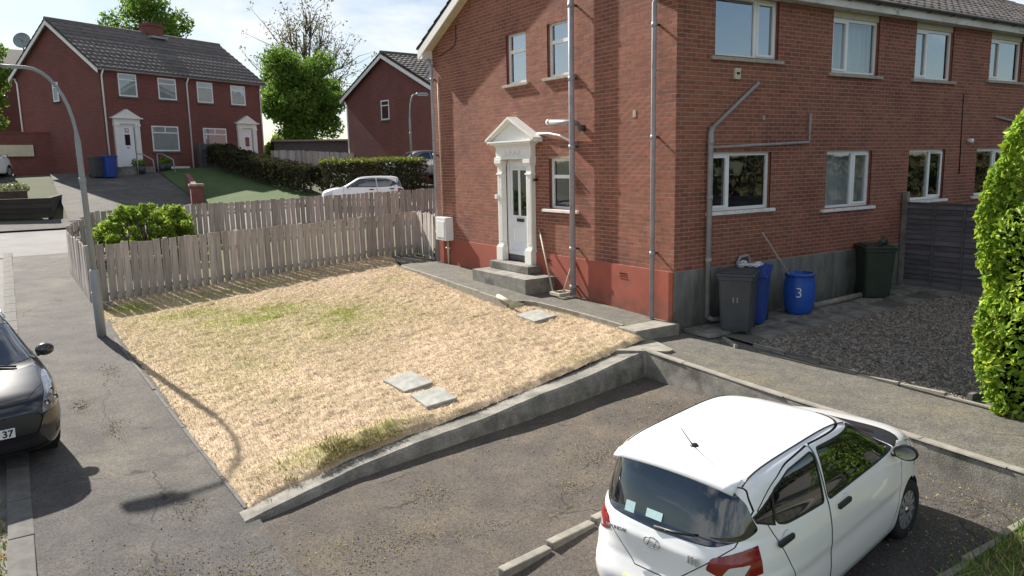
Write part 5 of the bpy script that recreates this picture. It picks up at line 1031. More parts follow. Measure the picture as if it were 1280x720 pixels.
def crossover(name, loc, rz, pitch, label, m_body):
    car = root(name, (0, 0, 0), 0, label, 'car')
    tab = [(.20, 1.90, -1.90, .80, 4.6, 5, 0), (.26, 2.02, -2.0, .86, 4.8, 5, 0), (.40, 2.08, -2.06, .895, 5, 5, 0), (.55, 2.10, -2.08, .905, 5, 5, 0), (.70, 2.085, -2.07, .905, 4.8, 5, 0), (.82, 2.03, -2.05, .90, 4.6, 5, 0), (.91, 1.90, -2.04, .89, 4.6, 5, 0), (.97, 1.68, -2.02, .875, 4.6, 5, 0), (1.02, 1.38, -2.0, .858, 4.6, 4.6, 0), (1.06, 1.10, -1.97, .84, 4.4, 4.4, -.05), (1.12, .94, -1.93, .815, 4.2, 4.6, -.15), (1.22, .72, -1.87, .775, 4.0, 4.8, -.3), (1.32, .50, -1.80, .73, 4.0, 5, -.4), (1.41, .27, -1.72, .685, 4.0, 5, -.5), (1.47, .06, -1.62, .62, 3.8, 5, -.6), (1.51, -.2, -1.45, .50, 3.5, 4.5, -.7), (1.53, -.5, -1.2, .32, 3.2, 4, -.8), (1.537, -.7, -1.0, .13, 3, 3, -.85)]
    sh = Shell(tab, 5, 28); wr_ = .335; fa, ra = 1.24, -1.35
    for side in (-1, 1):
        for ax in (fa, ra): arch(sh, ax, .335, .385, side, car, .56, .80)
    ws = sh.carve(polyhs(rounded([(-.73, 1.085), (.73, 1.085), (.66, 1.28), (.56, 1.445), (-.56, 1.445), (-.66, 1.28)], .04), RR, [((-1, 0, 0), .0)])); skin('windscreen', ws, m_carglass, car, -.003)
    skin('scuttle', sh.carve(polyhs([(-.76, 1.045), (.76, 1.045), (.75, 1.085), (-.75, 1.085)], RR, [((-1, 0, 0), -.4)])), m_blk, car, -.006)
    gr = rounded([(-.50, .48), (.50, .48), (.58, .68), (.46, .74), (-.46, .74), (-.58, .68)], .04); grp = sh.carve(polyhs(gr, RR, [((-1, 0, 0), -1.5)])); gro = skin('grille', grp, m_blk, car, -.012)
    hx = MB()
    for r_ in range(6):
        for c_ in range(15):
            y = -.50 + c_ * .071 + (.035 if r_ % 2 else 0); z = .50 + r_ * .042
            if abs(y) < .53 - abs(z - .66) * .3: hx.lathe([(.016, 0), (.020, .006), (.022, 0)], 6, Matrix.Translation((2.072 - .30 * (y / .9) ** 2 * .55, y, z)) @ Matrix.Rotation(R(90), 4, 'Y'), smooth=False)
    hx.build('grille_mesh', m_iron, gro)
    skin('lower_intake', sh.carve(polyhs(rounded([(-.62, .29), (.62, .29), (.56, .42), (-.56, .42)], .03), RR, [((-1, 0, 0), -1.5)])), m_blk, car, -.01)
    for side in (-1, 1):
        sg = side
        hl = rounded([(sg * .56, .70), (sg * .585, .80), (sg * .70, .985), (sg * .83, 1.03), (sg * .95, .98), (sg * .95, .84), (sg * .80, .73)], .03)
        hlp = sh.carve(polyhs(hl, RR, [((-1, 0, 0), -1.22)])); h_ = skin('headlight', hlp, m_headlamp, car, .004)
        cand = [p for row in sh.P for p in row if p[0] > 1.2]
        for cy, cz in ((.64, .79), (.76, .80), (.73, .875)):
            b_ = min(cand, key=lambda p: (p[1] - sg * cy) ** 2 + (p[2] - cz) ** 2); e = MB().box(-.02, .012, -.042, .042, -.03, .03, Matrix.Translation((b_[0] + .002, sg * cy, cz)) @ Matrix.Rotation(sg * R(30), 4, 'Z') @ Matrix.Rotation(R(-22), 4, 'Y'), bev=.012); e.build('projector_surround', m_iron, h_)
            MB().lathe([(0, .008), (.014, .006), (.022, 0)], 12, Matrix.Translation((b_[0] + .013, sg * cy, cz)) @ Matrix.Rotation(sg * R(30), 4, 'Z') @ Matrix.Rotation(R(68), 4, 'Y')).build('projector_lens', m_chrome, h_)
        skin('fog_light', sh.carve(polyhs(rounded([(sg * .70, .40), (sg * .70, .50), (sg * .80, .52), (sg * .82, .42)], .02), RR, [((-1, 0, 0), -1.3)])), m_blk, car, -.006)
        E = sidehs(side); fw = rounded([(.74, 1.085), (.20, 1.415), (-.36, 1.445), (-.38, 1.06)], .03); rwn = rounded([(-.45, 1.06), (-.43, 1.445), (-1.0, 1.42), (-1.38, 1.16), (-1.3, 1.09)], .03)
        pn = [sh.carve(polyhs(p_, S_, E)) for p_ in (fw, rwn)]; ex = [sh.carve(polyhs(grow(p_, .018), S_, E)) for p_ in (fw, rwn)]
        for dp, p_, e_ in ((rounded([(-.40, .34), (.72, .34), (.86, .70), (.86, 1.0), (.80, 1.10), (.16, 1.46), (-.40, 1.475)], .06), pn[0], ex[0]), (rounded([(-.42, .34), (-.42, 1.475), (-1.05, 1.45), (-1.45, 1.16), (-1.30, .85), (-.92, .34)], .06), pn[1], ex[1])):
            d_ = skin('door', sh.carve(polyhs(dp, S_, E)), m_body, car); sm_ = sh.carve(polyhs(grow(dp, .009), S_, E)); skin('door_gap', sm_, m_rubber, car, -.006); skin('window', p_, m_carglass, d_, -.005); skin('window_seal', e_, m_blk, d_, -.001)
    bn = rounded([(1.12, -.72), (1.66, -.66), (1.94, -.45), (2.0, 0), (1.94, .45), (1.66, .66), (1.12, .72)], .04); ez = [((0, 0, -1), -.80)]
    skin('bonnet', sh.carve(polyhs(bn, TOP, ez)), m_body, car); skin('bonnet_gap', sh.carve(polyhs(grow(bn, .006), TOP, ez)), m_rubber, car, -.006)
    skin('lower_trim', sh.carve([((0, 0, 1), .27)]), m_blk, car); skin('body', sh.polys, m_body, car)
    MB().box(-1.9, 1.85, -.56, .56, .20, .42).box(-.95, .85, -.8, .8, .2, .32).build('underbody', m_rubber, car)
    for ax in (fa, ra):
        for side in (-1, 1): wheel(car, ax, side * .745, wr_, .19, side, None, 5)
    for side in (-1, 1):
        bm = bmesh.new(); bmesh.ops.create_uvsphere(bm, u_segments=16, v_segments=10, radius=1)
        for v in bm.verts: v.co = Vector((v.co.x * .085 * (1 if v.co.x > 0 else .3), v.co.y * .115, v.co.z * .085))
        me = bpy.data.meshes.new('wing_mirror'); bm.to_mesh(me); bm.free(); me.materials.append(m_body); me.polygons.foreach_set('use_smooth', np.ones(len(me.polygons), bool)); obj('wing_mirror', me, car, (.70, side * .93, 1.13)); MB().tube([(.74, side * .83, 1.08), (.72, side * .93, 1.11)], .028, 8).build('mirror_arm', m_blk, car)
    for y0, y1 in ((.52, -.10), (-.02, -.60)): MB().tube([(1.10, y0, 1.065), (.99, (y0 + y1) / 2, 1.10), (.96, y1, 1.115)], [.014, .01, .007], 6).build('wiper', m_blk, car)
    pb = MB().box(2.088, 2.104, -.26, .26, .50, .611, bev=.003).build('number_plate', m_platew, car); Mp = Matrix.Translation((2.106, 0, .555)) @ Matrix.Rotation(R(90), 4, 'Z') @ Matrix.Rotation(R(90), 4, 'X'); text('37', .112, m_blk, pb, Mp @ Matrix.Translation((.185, -.002, 0)), 'plate_characters', .001, .003)
    for side in (-1, 1): MB().tube([(-1.25, side * .60, 1.49), (-1.2, side * .61, 1.53), (-.2, side * .63, 1.535), (.0, side * .64, 1.48)], .012, 6).build('roof_rail', m_chrome, car)
    finish(car, loc, rz, pitch); return car
small_hatch('parked_car', (-3.80, -5.15, float(DZ(-3.8, -5.15)) - .085), R(9.2), R(-3.0), 'white small hatchback parked on the bay beside raised footpath', m_white_car)
crossover('parked_car', (-10.33, 2.90, -.745), R(-79.5), R(3.1), 'dark grey crossover parked half on the pavement', m_black_car)
FARCAR = small_hatch('parked_car', (3.6, 22.7, .72), R(160), R(-1), 'white hatchback parked behind the far picket fence', m_white_car, detail=False, sub=3, q=14)
# ------------------------------------------------------------------ vegetation
def leaf_mat(name, c1, c2, transl=.35): return mat(name, c1, c2, sc=2., rough=.55, tint=True, transl=transl, spec=.35)
m_leafhedge = leaf_mat('hedge_leaf', (.30, .44, .05), (.23, .37, .042), .48)
m_leafgreen = leaf_mat('tree_leaf', (.15, .26, .04), (.115, .205, .034), .52)
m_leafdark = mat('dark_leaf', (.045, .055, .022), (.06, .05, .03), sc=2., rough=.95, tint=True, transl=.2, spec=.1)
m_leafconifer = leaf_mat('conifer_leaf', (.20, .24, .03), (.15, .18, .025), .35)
m_leafbush = leaf_mat('bush_leaf', (.22, .33, .04), (.16, .25, .035), .55)
m_leafpale = leaf_mat('sparse_leaf', (.12, .11, .06), (.15, .16, .06), .35)
m_bark = mat('bark', (.12, .095, .075), (.07, .058, .048), sc=6, rough=1, bump=.01, bsc=20)
def leaves(name, P, size, m, parent, aspect=.55, up=.25, tvar=.35, out=None, fold=True, yel=0.):
    """P (n,3) centres; each leaf a folded pair of triangles with its own tilt"""
    n = len(P); d = rng.normal(0, 1, (n, 3))
    if out is not None: d = d * .7 + out * .9
    d[:, 2] += up; d /= np.linalg.norm(d, axis=1, keepdims=True) + 1e-9          # leaf normal
    a = np.cross(d, rng.normal(0, 1, (n, 3))); a /= np.linalg.norm(a, axis=1, keepdims=True) + 1e-9; b = np.cross(d, a)
    s = size * (.45 + 1.1 * rng.random(n) ** 1.3)[:, None]; V = np.empty((n, 4, 3)); V[:, 0] = P - a * s * .5; V[:, 1] = P - b * s * aspect * .5 + d * s * .10; V[:, 2] = P + a * s * .5 - d * s * .08; V[:, 3] = P + b * s * aspect * .5 + d * s * .10
    tv = (1 - tvar + 2 * tvar * rng.random((n, 1))) * np.ones((1, 3)); 
    if yel: y_ = rng.random((n, 1)) < yel; tv = np.where(y_, tv * np.array([[1.5, 1.25, .9]]), tv)
    F = np.arange(4 * n).reshape(-1, 4)
    return fast(name, V.reshape(-1, 3), F, m, parent, False, np.repeat(tv, 4, 0))
def blobcloud(n, centres, radii, shell=.55):
    """points in the outer part of a set of lumpy spheres"""
    c = np.array(centres); r_ = np.array(radii); k = rng.choice(len(c), n, p=(r_ ** 2) / (r_ ** 2).sum()); d = rng.normal(0, 1, (n, 3)); d /= np.linalg.norm(d, axis=1, keepdims=True)
    q = shell + (1 - shell) * rng.random(n) ** .6 + rng.normal(0, .07, n); return c[k] + d * (r_[k] * q)[:, None] * np.array([1, 1, .9]), d
def tree(name, loc, h, rad, label, m, nleaf, size, trunk_h=.25, lumps=26, bare=False, squash=1., group=None, seed=1, shell=.5, yel=.1):
    g = np.random.default_rng(seed); r_ = root(name, loc, 0, label, 'tree', group); t = MB(); tops = []; r0 = max(.09, rad * .055)
    t.tube([(0, 0, -.4), (.05, .02, h * .15), (-.05, .05, h * .4), (.03, 0, h * .75)], [r0 * 1.4, r0, r0 * .75, r0 * .25], 9)
    cz = h * (trunk_h + (1 - trunk_h) / 2); hz_ = h * (1 - trunk_h) / 2
    C_, R_ = [], []
    for k in range(lumps):
        d = g.normal(0, 1, 3); d /= np.linalg.norm(d); q = g.random() ** .4 * .78; p = np.array([d[0] * rad * q, d[1] * rad * q, cz + d[2] * hz_ * q * squash]); C_.append(p); R_.append(rad * g.uniform(.20, .36)); z0 = h * g.uniform(.18, .5)
        t.tube([(0, 0, z0), tuple(np.array([p[0] * .5, p[1] * .5, (z0 + p[2]) / 2 + .2])), tuple(p)], [r0 * .5, r0 * .28, r0 * .08], 6)
        if bare:
            for _ in range(9):
                e = p + g.normal(0, rad * .2, 3); e[2] += rad * .16; mid = (p + e) / 2 + g.normal(0, .15, 3); t.tube([tuple(p * .8 + np.array([0, 0, z0]) * .2), tuple(mid), tuple(e)], [r0 * .14, r0 * .09, r0 * .03], 4); C_.append(e); R_.append(rad * .10)
    t.build('trunk', m_bark, r_); P, d = blobcloud(nleaf, C_, R_, shell)
    o = leaves('crown', P, size, m, r_, out=d, yel=yel); o['kind'] = 'stuff'; return r_
# tall sunlit hedge by the raised path
hd = root('tall_hedge', (.70, -5.90, -.5), 0, 'tall bright green leafy hedge standing at the gravel yard corner', 'hedge')
def hedge_pts(n, L0, L1, W0, W1, H, lump=.10, seed=3):
    """surface points of a box hedge (x across W, y along L) with lumpy relief"""
    g = np.random.default_rng(seed); f = g.choice(4, n, p=[.34, .22, .22, .22]); u = g.random(n); v = g.random(n); x = np.empty(n); y = np.empty(n); z = np.empty(n); nn = np.zeros((n, 3))
    for k in range(4):
        s = f == k
        if k == 0: x[s] = W0; y[s] = L0 + (L1 - L0) * u[s]; z[s] = H * v[s]; nn[s] = (-1, 0, .2)
        if k == 1: y[s] = L1; x[s] = W0 + (W1 - W0) * u[s]; z[s] = H * v[s]; nn[s] = (0, 1, .2)
        if k == 2: z[s] = H; x[s] = W0 + (W1 - W0) * u[s]; y[s] = L0 + (L1 - L0) * v[s]; nn[s] = (0, 0, 1)
        if k == 3: x[s] = W1; y[s] = L0 + (L1 - L0) * u[s]; z[s] = H * v[s]; nn[s] = (1, 0, .2)
    dsp = lump * 2 * fbm(x * 1. + z * .7, y + z * .5, 1.6, seed, 3) - np.abs(g.normal(0, .10, n)); P = np.c_[x, y, z] + nn * dsp[:, None]
    return P, nn
P, nn = hedge_pts(38000, -2.2, 1.12, -.42, .30, 3.75, .13); top = P[:, 2] > 2.7
P[:, 1] -= np.clip(P[:, 2] - 2.5, 0, 2) * .30; P[:, 1] += .05 * np.sin(P[:, 2] * 2.6 + .5); P[:, 2] = np.maximum(P[:, 2], .02 + .1 * rng.random(len(P)))
P[:, 1] -= np.clip(.95 - P[:, 2], 0, 1) * .42
leaves('foliage', P, .085, m_leafhedge, hd, aspect=.5, out=nn, tvar=.3, yel=.22)['kind'] = 'stuff'
b = MB()
for k in range(12):
    y = -2.0 + k * .27; b.tube([(random.uniform(-.1, .1), y, -.1), (random.uniform(-.15, .1), y + .05, 1.2), (random.uniform(-.2, .1), y, 2.9)], [.03, .024, .008], 6)
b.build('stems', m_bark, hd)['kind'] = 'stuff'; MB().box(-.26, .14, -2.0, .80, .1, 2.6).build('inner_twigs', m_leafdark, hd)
# bush in the front garden
bu = root('garden_bush', (-6.05, 15.7, -.05), 0, 'rounded bright green bush behind the long lawn fence', 'bush'); C_ = [(random.uniform(-1.35, 1.15), random.uniform(-.7, .7), random.uniform(.5, 1.75)) for _ in range(60)]; C_ = [(x, y, z * (1 - .25 * (abs(x) / 1.2) ** 2)) for x, y, z in C_]
P, d = blobcloud(11000, C_, [random.uniform(.14, .30) for _ in C_], .3); P[:, 2] = np.abs(P[:, 2]); leaves('foliage', P, .115, m_leafbush, bu, out=d, tvar=.35, yel=.15)['kind'] = 'stuff'
b = MB()
for c in C_: b.tube([(0, 0, -.1), (c[0] * .5, c[1] * .5, c[2] * .6), c], [.025, .016, .006], 5)
b.build('stems', m_bark, bu)['kind'] = 'stuff'
# ------------------------------------------------------------------ background houses
def brickmat(name, c1, c2, mort):
    m = bpy.data.materials.new(name); m.use_nodes = True; N = m.node_tree.nodes; L = m.node_tree.links; b = N['Principled BSDF']; b.inputs['Roughness'].default_value = .9
    tcn = N.new('ShaderNodeTexCoord'); sp = N.new('ShaderNodeSeparateXYZ'); ad = N.new('ShaderNodeMath'); cb = N.new('ShaderNodeCombineXYZ'); L.new(tcn.outputs['Object'], sp.inputs[0]); L.new(sp.outputs[0], ad.inputs[0]); L.new(sp.outputs[1], ad.inputs[1]); L.new(ad.outputs[0], cb.inputs[0]); L.new(sp.outputs[2], cb.inputs[1])
    br = N.new('ShaderNodeTexBrick'); br.inputs['Scale'].default_value = 1; br.inputs['Brick Width'].default_value = .225; br.inputs['Row Height'].default_value = .075; br.inputs['Mortar Size'].default_value = .008; br.inputs['Color1'].default_value = (*c1, 1); br.inputs['Color2'].default_value = (*c2, 1); br.inputs['Mortar'].default_value = (*mort, 1); L.new(cb.outputs[0], br.inputs['Vector'])
    nz_ = N.new('ShaderNodeTexNoise'); nz_.inputs['Scale'].default_value = .8; nz_.inputs['Detail'].default_value = 6; L.new(tcn.outputs['Object'], nz_.inputs['Vector']); mr = N.new('ShaderNodeMapRange'); mr.inputs[3].default_value = .75; mr.inputs[4].default_value = 1.2; L.new(nz_.outputs['Fac'], mr.inputs[0]); hv = N.new('ShaderNodeHueSaturation'); L.new(br.outputs[0], hv.inputs['Color']); L.new(mr.outputs[0], hv.inputs['Value']); L.new(hv.outputs[0], b.inputs['Base Color'])
    bp = N.new('ShaderNodeBump'); bp.inputs['Distance'].default_value = .008; bp.invert = True; L.new(br.outputs['Fac'], bp.inputs['Height']); L.new(bp.outputs[0], b.inputs['Normal']); return m
m_farbrick = brickmat('far_brick', (.20, .060, .048), (.155, .045, .04), (.21, .12, .10))
def far_house(name, loc, rz, w, L, H, slope, label, front=(), gable=(), doors=(), chimney=None, pipes=(), base_white=None, right_open=True):
    h = root(name, loc, rz, label, 'house'); ap = H + slope * w / 2
    MB().add([(0, 0, -1.5), (0, w, -1.5), (0, w, H), (0, w / 2, ap), (0, 0, H)], [(4, 3, 2, 1, 0)]).build('gable_wall', m_farbrick, h)
    MB().add([(0, 0, -1.5), (L, 0, -1.5), (L, 0, H), (0, 0, H)], [(0, 1, 2, 3)]).build('front_wall', m_farbrick, h)
    MB().add([(L, 0, -1.5), (L, w, -1.5), (L, w, H), (L, w / 2, ap), (L, 0, H)], [(0, 1, 2, 3, 4)]).add([(0, w, -1.5), (0, w, H), (L, w, H), (L, w, -1.5)], [(0, 1, 2, 3)]).build('other_walls', m_farbrick, h)
    zf = lambda y: H + .16 + slope * (w / 2 - abs(y - w / 2))
    rf = MB()
    for y0 in (-.3, w + .3): 
        z0, z1 = zf(y0) - .03, zf(w / 2) - .03; f = [(0, 1, 2, 3), (4, 7, 6, 5), (0, 4, 5, 1), (1, 5, 6, 2), (3, 7, 4, 0)]; rf.add([(-.25, y0, z0), (L + .25, y0, z0), (L + .25, w / 2, z1), (-.25, w / 2, z1), (-.25, y0, z0 - .08), (L + .25, y0, z0 - .08), (L + .25, w / 2, z1 - .08), (-.25, w / 2, z1 - .08)], f if y0 < 0 else [q[::-1] for q in f])
    ro = rf.build('roof', m_tile, h); tiled('roof_tiles', -.27, L + .25, -.33, w / 2, zf, m_tile, ro, cw=.33, ch=.34, step=.055, wave=.03, sub=4); tiled('roof_tiles', -.27, L + .25, w + .33, w / 2, zf, m_tile, ro, cw=.33, ch=.34, sub=4)
    MB().tube([(-.27, w / 2, zf(w / 2)), (L + .25, w / 2, zf(w / 2))], .11, 8).build('ridge_tile', m_tile, ro)
    for y0 in (-.3, w + .3):
        z0, z1 = zf(y0) - .11, zf(w / 2) - .11; q = [(-.28, y0, z0), (-.28, w / 2, z1), (-.28, w / 2, z1 - .2), (-.28, y0, z0 - .2), (-.24, y0, z0), (-.24, w / 2, z1), (-.24, w / 2, z1 - .2), (-.24, y0, z0 - .2)]; MB().add(q, [(0, 1, 2, 3), (7, 6, 5, 4), (3, 2, 6, 7), (0, 4, 5, 1), (0, 3, 7, 4)]).build('barge_board', m_whitepaint, ro)
        MB().box(-.24, L + .25, y0 + (.0 if y0 < 0 else -.02), y0 + (.02 if y0 < 0 else 0), H - .16, H + .02).build('fascia', m_whitepaint, ro); MB().box(-.2, L + .25, min(y0, 0 if y0 < 0 else w), max(y0, 0 if y0 < 0 else w), H - .16, H - .15).build('soffit', m_whitepaint, ro)
    def win(a, b, z0, z1, wall, back, style):
        P = (lambda u, d, z: (u, -d, z)) if wall == 'f' else (lambda u, d, z: (-d, u, z)); o = root('window'); o.parent = h; f_ = MB(); t = .07
        def bx(a_, b_, c_, d_, d0=-.02, d1=.03): p, q = P(a_, d0, c_), P(b_, d1, d_); f_.box(p[0], q[0], p[1], q[1], p[2], q[2])
        bx(a, a + t, z0, z1); bx(b - t, b, z0, z1); bx(a + t, b - t, z0, z0 + t); bx(a + t, b - t, z1 - t, z1); zt = z1 - (z1 - z0) * .27; bx(a + t, b - t, zt - .03, zt + .03)
        if style == 2: bx((a + b) / 2 - .03, (a + b) / 2 + .03, zt, z1 - t)
        f_.build('frame', m_upvc, o)
        for c_, d_ in ((z0 + t, zt - .03), (zt + .03, z1 - t)):
            q = [P(a + t, .012, c_), P(b - t, .012, c_), P(b - t, .012, d_), P(a + t, .012, d_)]; MB().add(q, [(0, 1, 2, 3)] if wall == 'f' else [(3, 2, 1, 0)]).build('pane', m_glass, o)
        q = [P(a + t, .004, z0 + t), P(b - t, .004, z0 + t), P(b - t, .004, z1 - t), P(a + t, .004, z1 - t)]; MB().add(q, [(0, 1, 2, 3)] if wall == 'f' else [(3, 2, 1, 0)]).build('curtain', back, o)
        p, q = P(a - .08, -.01, z0 - .08), P(b + .08, .08, z0 - .005); MB().box(p[0], q[0], p[1], q[1], p[2], q[2]).build('sill', m_tile, o)
    for k, (a, b, z0, z1, st_) in enumerate(front): win(a, b, z0, z1, 'f', (m_curtain, m_blind)[k % 2], st_)
    for a, b, z0, z1 in gable: win(a, b, z0, z1, 'g', m_room, 1)
    for cx, z0, num in doors:
        o = root('front_door'); o.parent = h; MB().box(cx - .42, cx + .42, -.03, .0, z0, z0 + 2.12).build('door_leaf', m_door, o); MB().box(cx - .15, cx + .15, -.045, -.028, z0 + 1.15, z0 + 1.72, bev=.03).build('glass_panel', m_carglass, o)
        MB().box(cx - .10, cx + .10, -.04, -.03, z0 + .98, z0 + 1.03).build('letterbox', m_chrome, o)
        if num: text(num, .30, m_redpaint, o, Matrix.Translation((cx, -.036, z0 + 1.93)) @ Matrix.Rotation(R(90), 4, 'X'), 'house_number', .004, .004)
        for s_ in (-1, 1): MB().box(cx + s_ * .62 - .14, cx + s_ * .62 + .14, -.14, .0, z0 - .05, z0 + 2.25, bev=.01).box(cx + s_ * .62 - .17, cx + s_ * .62 + .17, -.17, .0, z0 + 2.16, z0 + 2.28).build('pilaster', m_whitepaint, o)
        MB().box(cx - .78, cx + .78, -.14, 0, z0 + 2.28, z0 + 2.58).build('frieze', m_whitepaint, o); MB().prism([(cx - .88, z0 + 2.58), (cx + .88, z0 + 2.58), (cx + .0, z0 + 3.06)], -.22, 0, axis='y').box(cx - .92, cx + .92, -.25, 0, z0 + 2.55, z0 + 2.62).build('pediment', m_whitepaint, o); MB().box(cx - .5, cx + .5, -.03, .01, z0 + 2.12, z0 + 2.28).build('door_head', m_upvc, o)
        MB().box(cx - .9, cx + .9, -.9, 0, -1, z0 - .02).build('step', m_conc, o)
    for x, y in pipes: MB().tube([(x, y, -.3), (x, y, H - .45), (x + (0 if y < 0 else 0), y + (-.18 if y < .5 else .2), H - .15)], .045, 8).build('downpipe', m_upvc, h)
    if chimney is not None:
        c_ = MB().box(chimney - .5, chimney + .5, w / 2 - .45, w / 2 + .45, ap - .4, ap + .80).box(chimney - .55, chimney + .55, w / 2 - .5, w / 2 + .5, ap + .62, ap + .72).build('chimney', m_farbrick, h); MB().lathe([(.11, 0), (.13, .08), (.10, .09)], 10, Matrix.Translation((chimney - .2, w / 2, ap + .79))).lathe([(.11, 0), (.13, .08), (.10, .09)], 10, Matrix.Translation((chimney + .2, w / 2, ap + .79))).build('chimney_pot', m_redpaint, c_); MB().box(chimney - .56, chimney + .56, w / 2 - .75, w / 2 + .0, ap - .13, ap - .0).build('flashing', m_galv, c_)
    if base_white: MB().box(base_white[0], base_white[1], -.04, 0, -.2, .32).build('white_plinth', m_whitepaint, h)
    return h
far_house('brick_house', (-4.92, 37.0, 2.52), R(29), 7.35, 11.2, 5.55, .70, 'red brick house numbered 22 with chimney, on the rise across the street',
          front=[(1.07, 2.18, 4.11, 5.31, 1), (3.52, 4.72, 4.09, 5.27, 1), (6.18, 7.33, 4.06, 5.26, 1), (8.72, 9.88, 4.06, 5.24, 1), (2.85, 4.62, 1.19, 2.60, 2), (6.38, 8.13, 1.19, 2.58, 2)], gable=[(3.55, 4.05, 3.95, 4.98)], doors=[(1.28, .36, '22'), (9.76, .36, None)], chimney=6.3, pipes=[(.12, -.06), (5.45, -.06), (11.1, -.06), (-.07, 7.2)], base_white=(3.2, 5.2))
far_house('brick_house', (10.16, 28.34, 1.8), R(8.8), 9.2, 14, 4.98, .46, 'red brick house with small gable window, behind the conifer hedge', front=[(1.2, 2.4, 3.6, 4.8, 1)], gable=[(4.32, 5.18, 3.48, 4.60)], pipes=[(-.07, 9.0)])
# roof of a house above the far left with a satellite dish
rr_ = root('brick_house', (-16, 62, 5.5), R(12), 'distant house roof with satellite dish above the left trees', 'house'); MB().box(0, 10, 0, 8, -4, 5.2).build('wall', m_farbrick, rr_); MB().add([(-.3, -.3, 5.1), (10.3, -.3, 5.1), (10.3, 4, 7.2), (-.3, 4, 7.2), (10.3, 8.3, 5.1), (-.3, 8.3, 5.1)], [(0, 1, 2, 3), (3, 2, 4, 5), (0, 3, 5), (1, 4, 2)]).build('roof', m_tile, rr_)
ds = root('satellite_dish', (-7.4, 62.8, 12.2), R(-20), 'pale satellite dish on the distant house roof', 'satellite dish'); MB().lathe([(0, 0), (.3, .03), (.55, .12), (.62, .17)], 20, Matrix.Translation((0, 0, .5)) @ Matrix.Rotation(R(75), 4, 'X')).build('dish', m_galv, ds); MB().tube([(0, 0, -1.5), (0, 0, .5)], .06, 8).tube([(0, 0, .5), (0, -1, .6)], .03, 6).build('mount', m_galv, ds)
# garden surfaces of the numbered house
tag(drape('house_driveway', -7.6, -2.4, 25.6, 37.5, .05, m_tarmac, .5), 'tarmac drive climbing to the numbered brick house', 'driveway', kind='structure')
m_fargrass = mat('mown_grass', (.042, .085, .02), (.065, .11, .03), sc=9, rough=1, bump=.02, bsc=40, c3=(.075, .10, .035), sc3=1.2, p3=(.5, .65))
tag(drape('far_lawn', -2.4, 3.2, 26.2, 41, .08, m_fargrass, .5), 'mown green lawn in front of the numbered brick house', 'lawn', kind='structure')
tag(drape('left_driveway', -13, -9.2, 29, 45, .08, m_tarmac, 1), 'raised parking area behind the timber retaining wall', 'driveway', kind='structure')
for x0, y0, x1, y1, hh, lb in ((-2.45, 27.2, -2.0, 31.5, .75, 'low brick garden wall beside the tarmac drive of number 22'),):
    g = root('garden_wall', (x0, y0, Ts(x0, y0)), math.atan2(y1 - y0, x1 - x0), lb, 'wall'); L_ = math.hypot(x1 - x0, y1 - y0); z1 = Ts(x1, y1) - Ts(x0, y0)
    MB().add([(0, -.11, -.3), (L_, -.11, z1 - .3), (L_, .11, z1 - .3), (0, .11, -.3), (0, -.11, hh), (L_, -.11, z1 + hh), (L_, .11, z1 + hh), (0, .11, hh)], [(0, 3, 2, 1), (4, 5, 6, 7), (0, 1, 5, 4), (1, 2, 6, 5), (2, 3, 7, 6), (3, 0, 4, 7)]).build('brickwork', m_farbrick, g); MB().box(-.28, .22, -.25, .25, -.3, hh + .05).build('pier', m_farbrick, g); MB().box(-.34, .28, -.31, .31, hh + .05, hh + .16, bev=.02).build('pier_cap', m_concL, g)
# wheelie bins by the gable of 22, pots, rails, picket gate
wheelie('wheelie_bin', (-5.55, 35.9, Ts(-5.5, 35.9) + .06), R(20), m_bingrey, 'black wheelie bin against the gable of the numbered house'); wheelie('wheelie_bin', (-5.0, 35.7, Ts(-5, 35.7) + .06), R(20), m_binblue, 'blue wheelie bin against the gable of the numbered house', hh=1.15)
for k, (x, y) in enumerate(((-3.6, 36.9), (-3.35, 36.7), (-2.2, 37.3), (-1.9, 37.5))):
    o = root('plant_pot', (x, y, Ts(x, y) + .08), 0, 'dark plant pot near the door of the numbered house', 'plant pot', 'pots by the numbered door'); MB().lathe([(0, 0), (.17, 0), (.22, .38), (.19, .38), (.18, .3), (0, .3)], 14).build('pot', m_bingrey, o); P, d = blobcloud(160, [(0, 0, .55), (.1, .05, .5)], [.22, .18]); leaves('plant', P, .12, m_leafbush, o, out=d)
hr = root('handrail', (-3.4, 36.2, Ts(-3.4, 36.2)), R(29), 'pale tubular handrails beside the steps of numbered door', 'handrail')
for s_ in (0, 1.25): MB().tube([(s_, .3, 1.2), (s_, -.2, 1.15), (s_ + .05, -.9, .85), (s_ + .05, -1.0, .1)], .03, 8).tube([(s_, .3, 1.2), (s_, .3, .1)], .03, 8).build('rail', m_galv, hr)
# gate of pale timber beside the hedge
def flat(z): return lambda x, y: z
picket_fence('garden_gate', (.2, 39.4), (1.5, 40.1), 1.5, 1.5, 'dark timber boarded gate between house 22 and brown hedge', lambda x, y: Ts(x, y), pitch=.16, wid=.15, mat_=m_darkwood, gap_strip=False)
picket_fence('board_fence', (4.2, 38.5), (9.6, 36.6), 1.6, 1.5, 'pale close boarded fence behind the brown hedge', lambda x, y: Ts(x, y) - .6, pitch=.17, wid=.165, gap_strip=False)
sd = root('garden_shed', (6.0, 44, Ts(6, 44) - .35), R(-15), 'low dark shed with pale flat roof edge under the big tree', 'shed'); MB().box(0, 6.5, 0, 3, -.5, 2.05).build('walls', m_darkwood, sd); MB().box(-.2, 6.7, -.25, 3.2, 2.05, 2.17).build('roof', m_concL, sd)
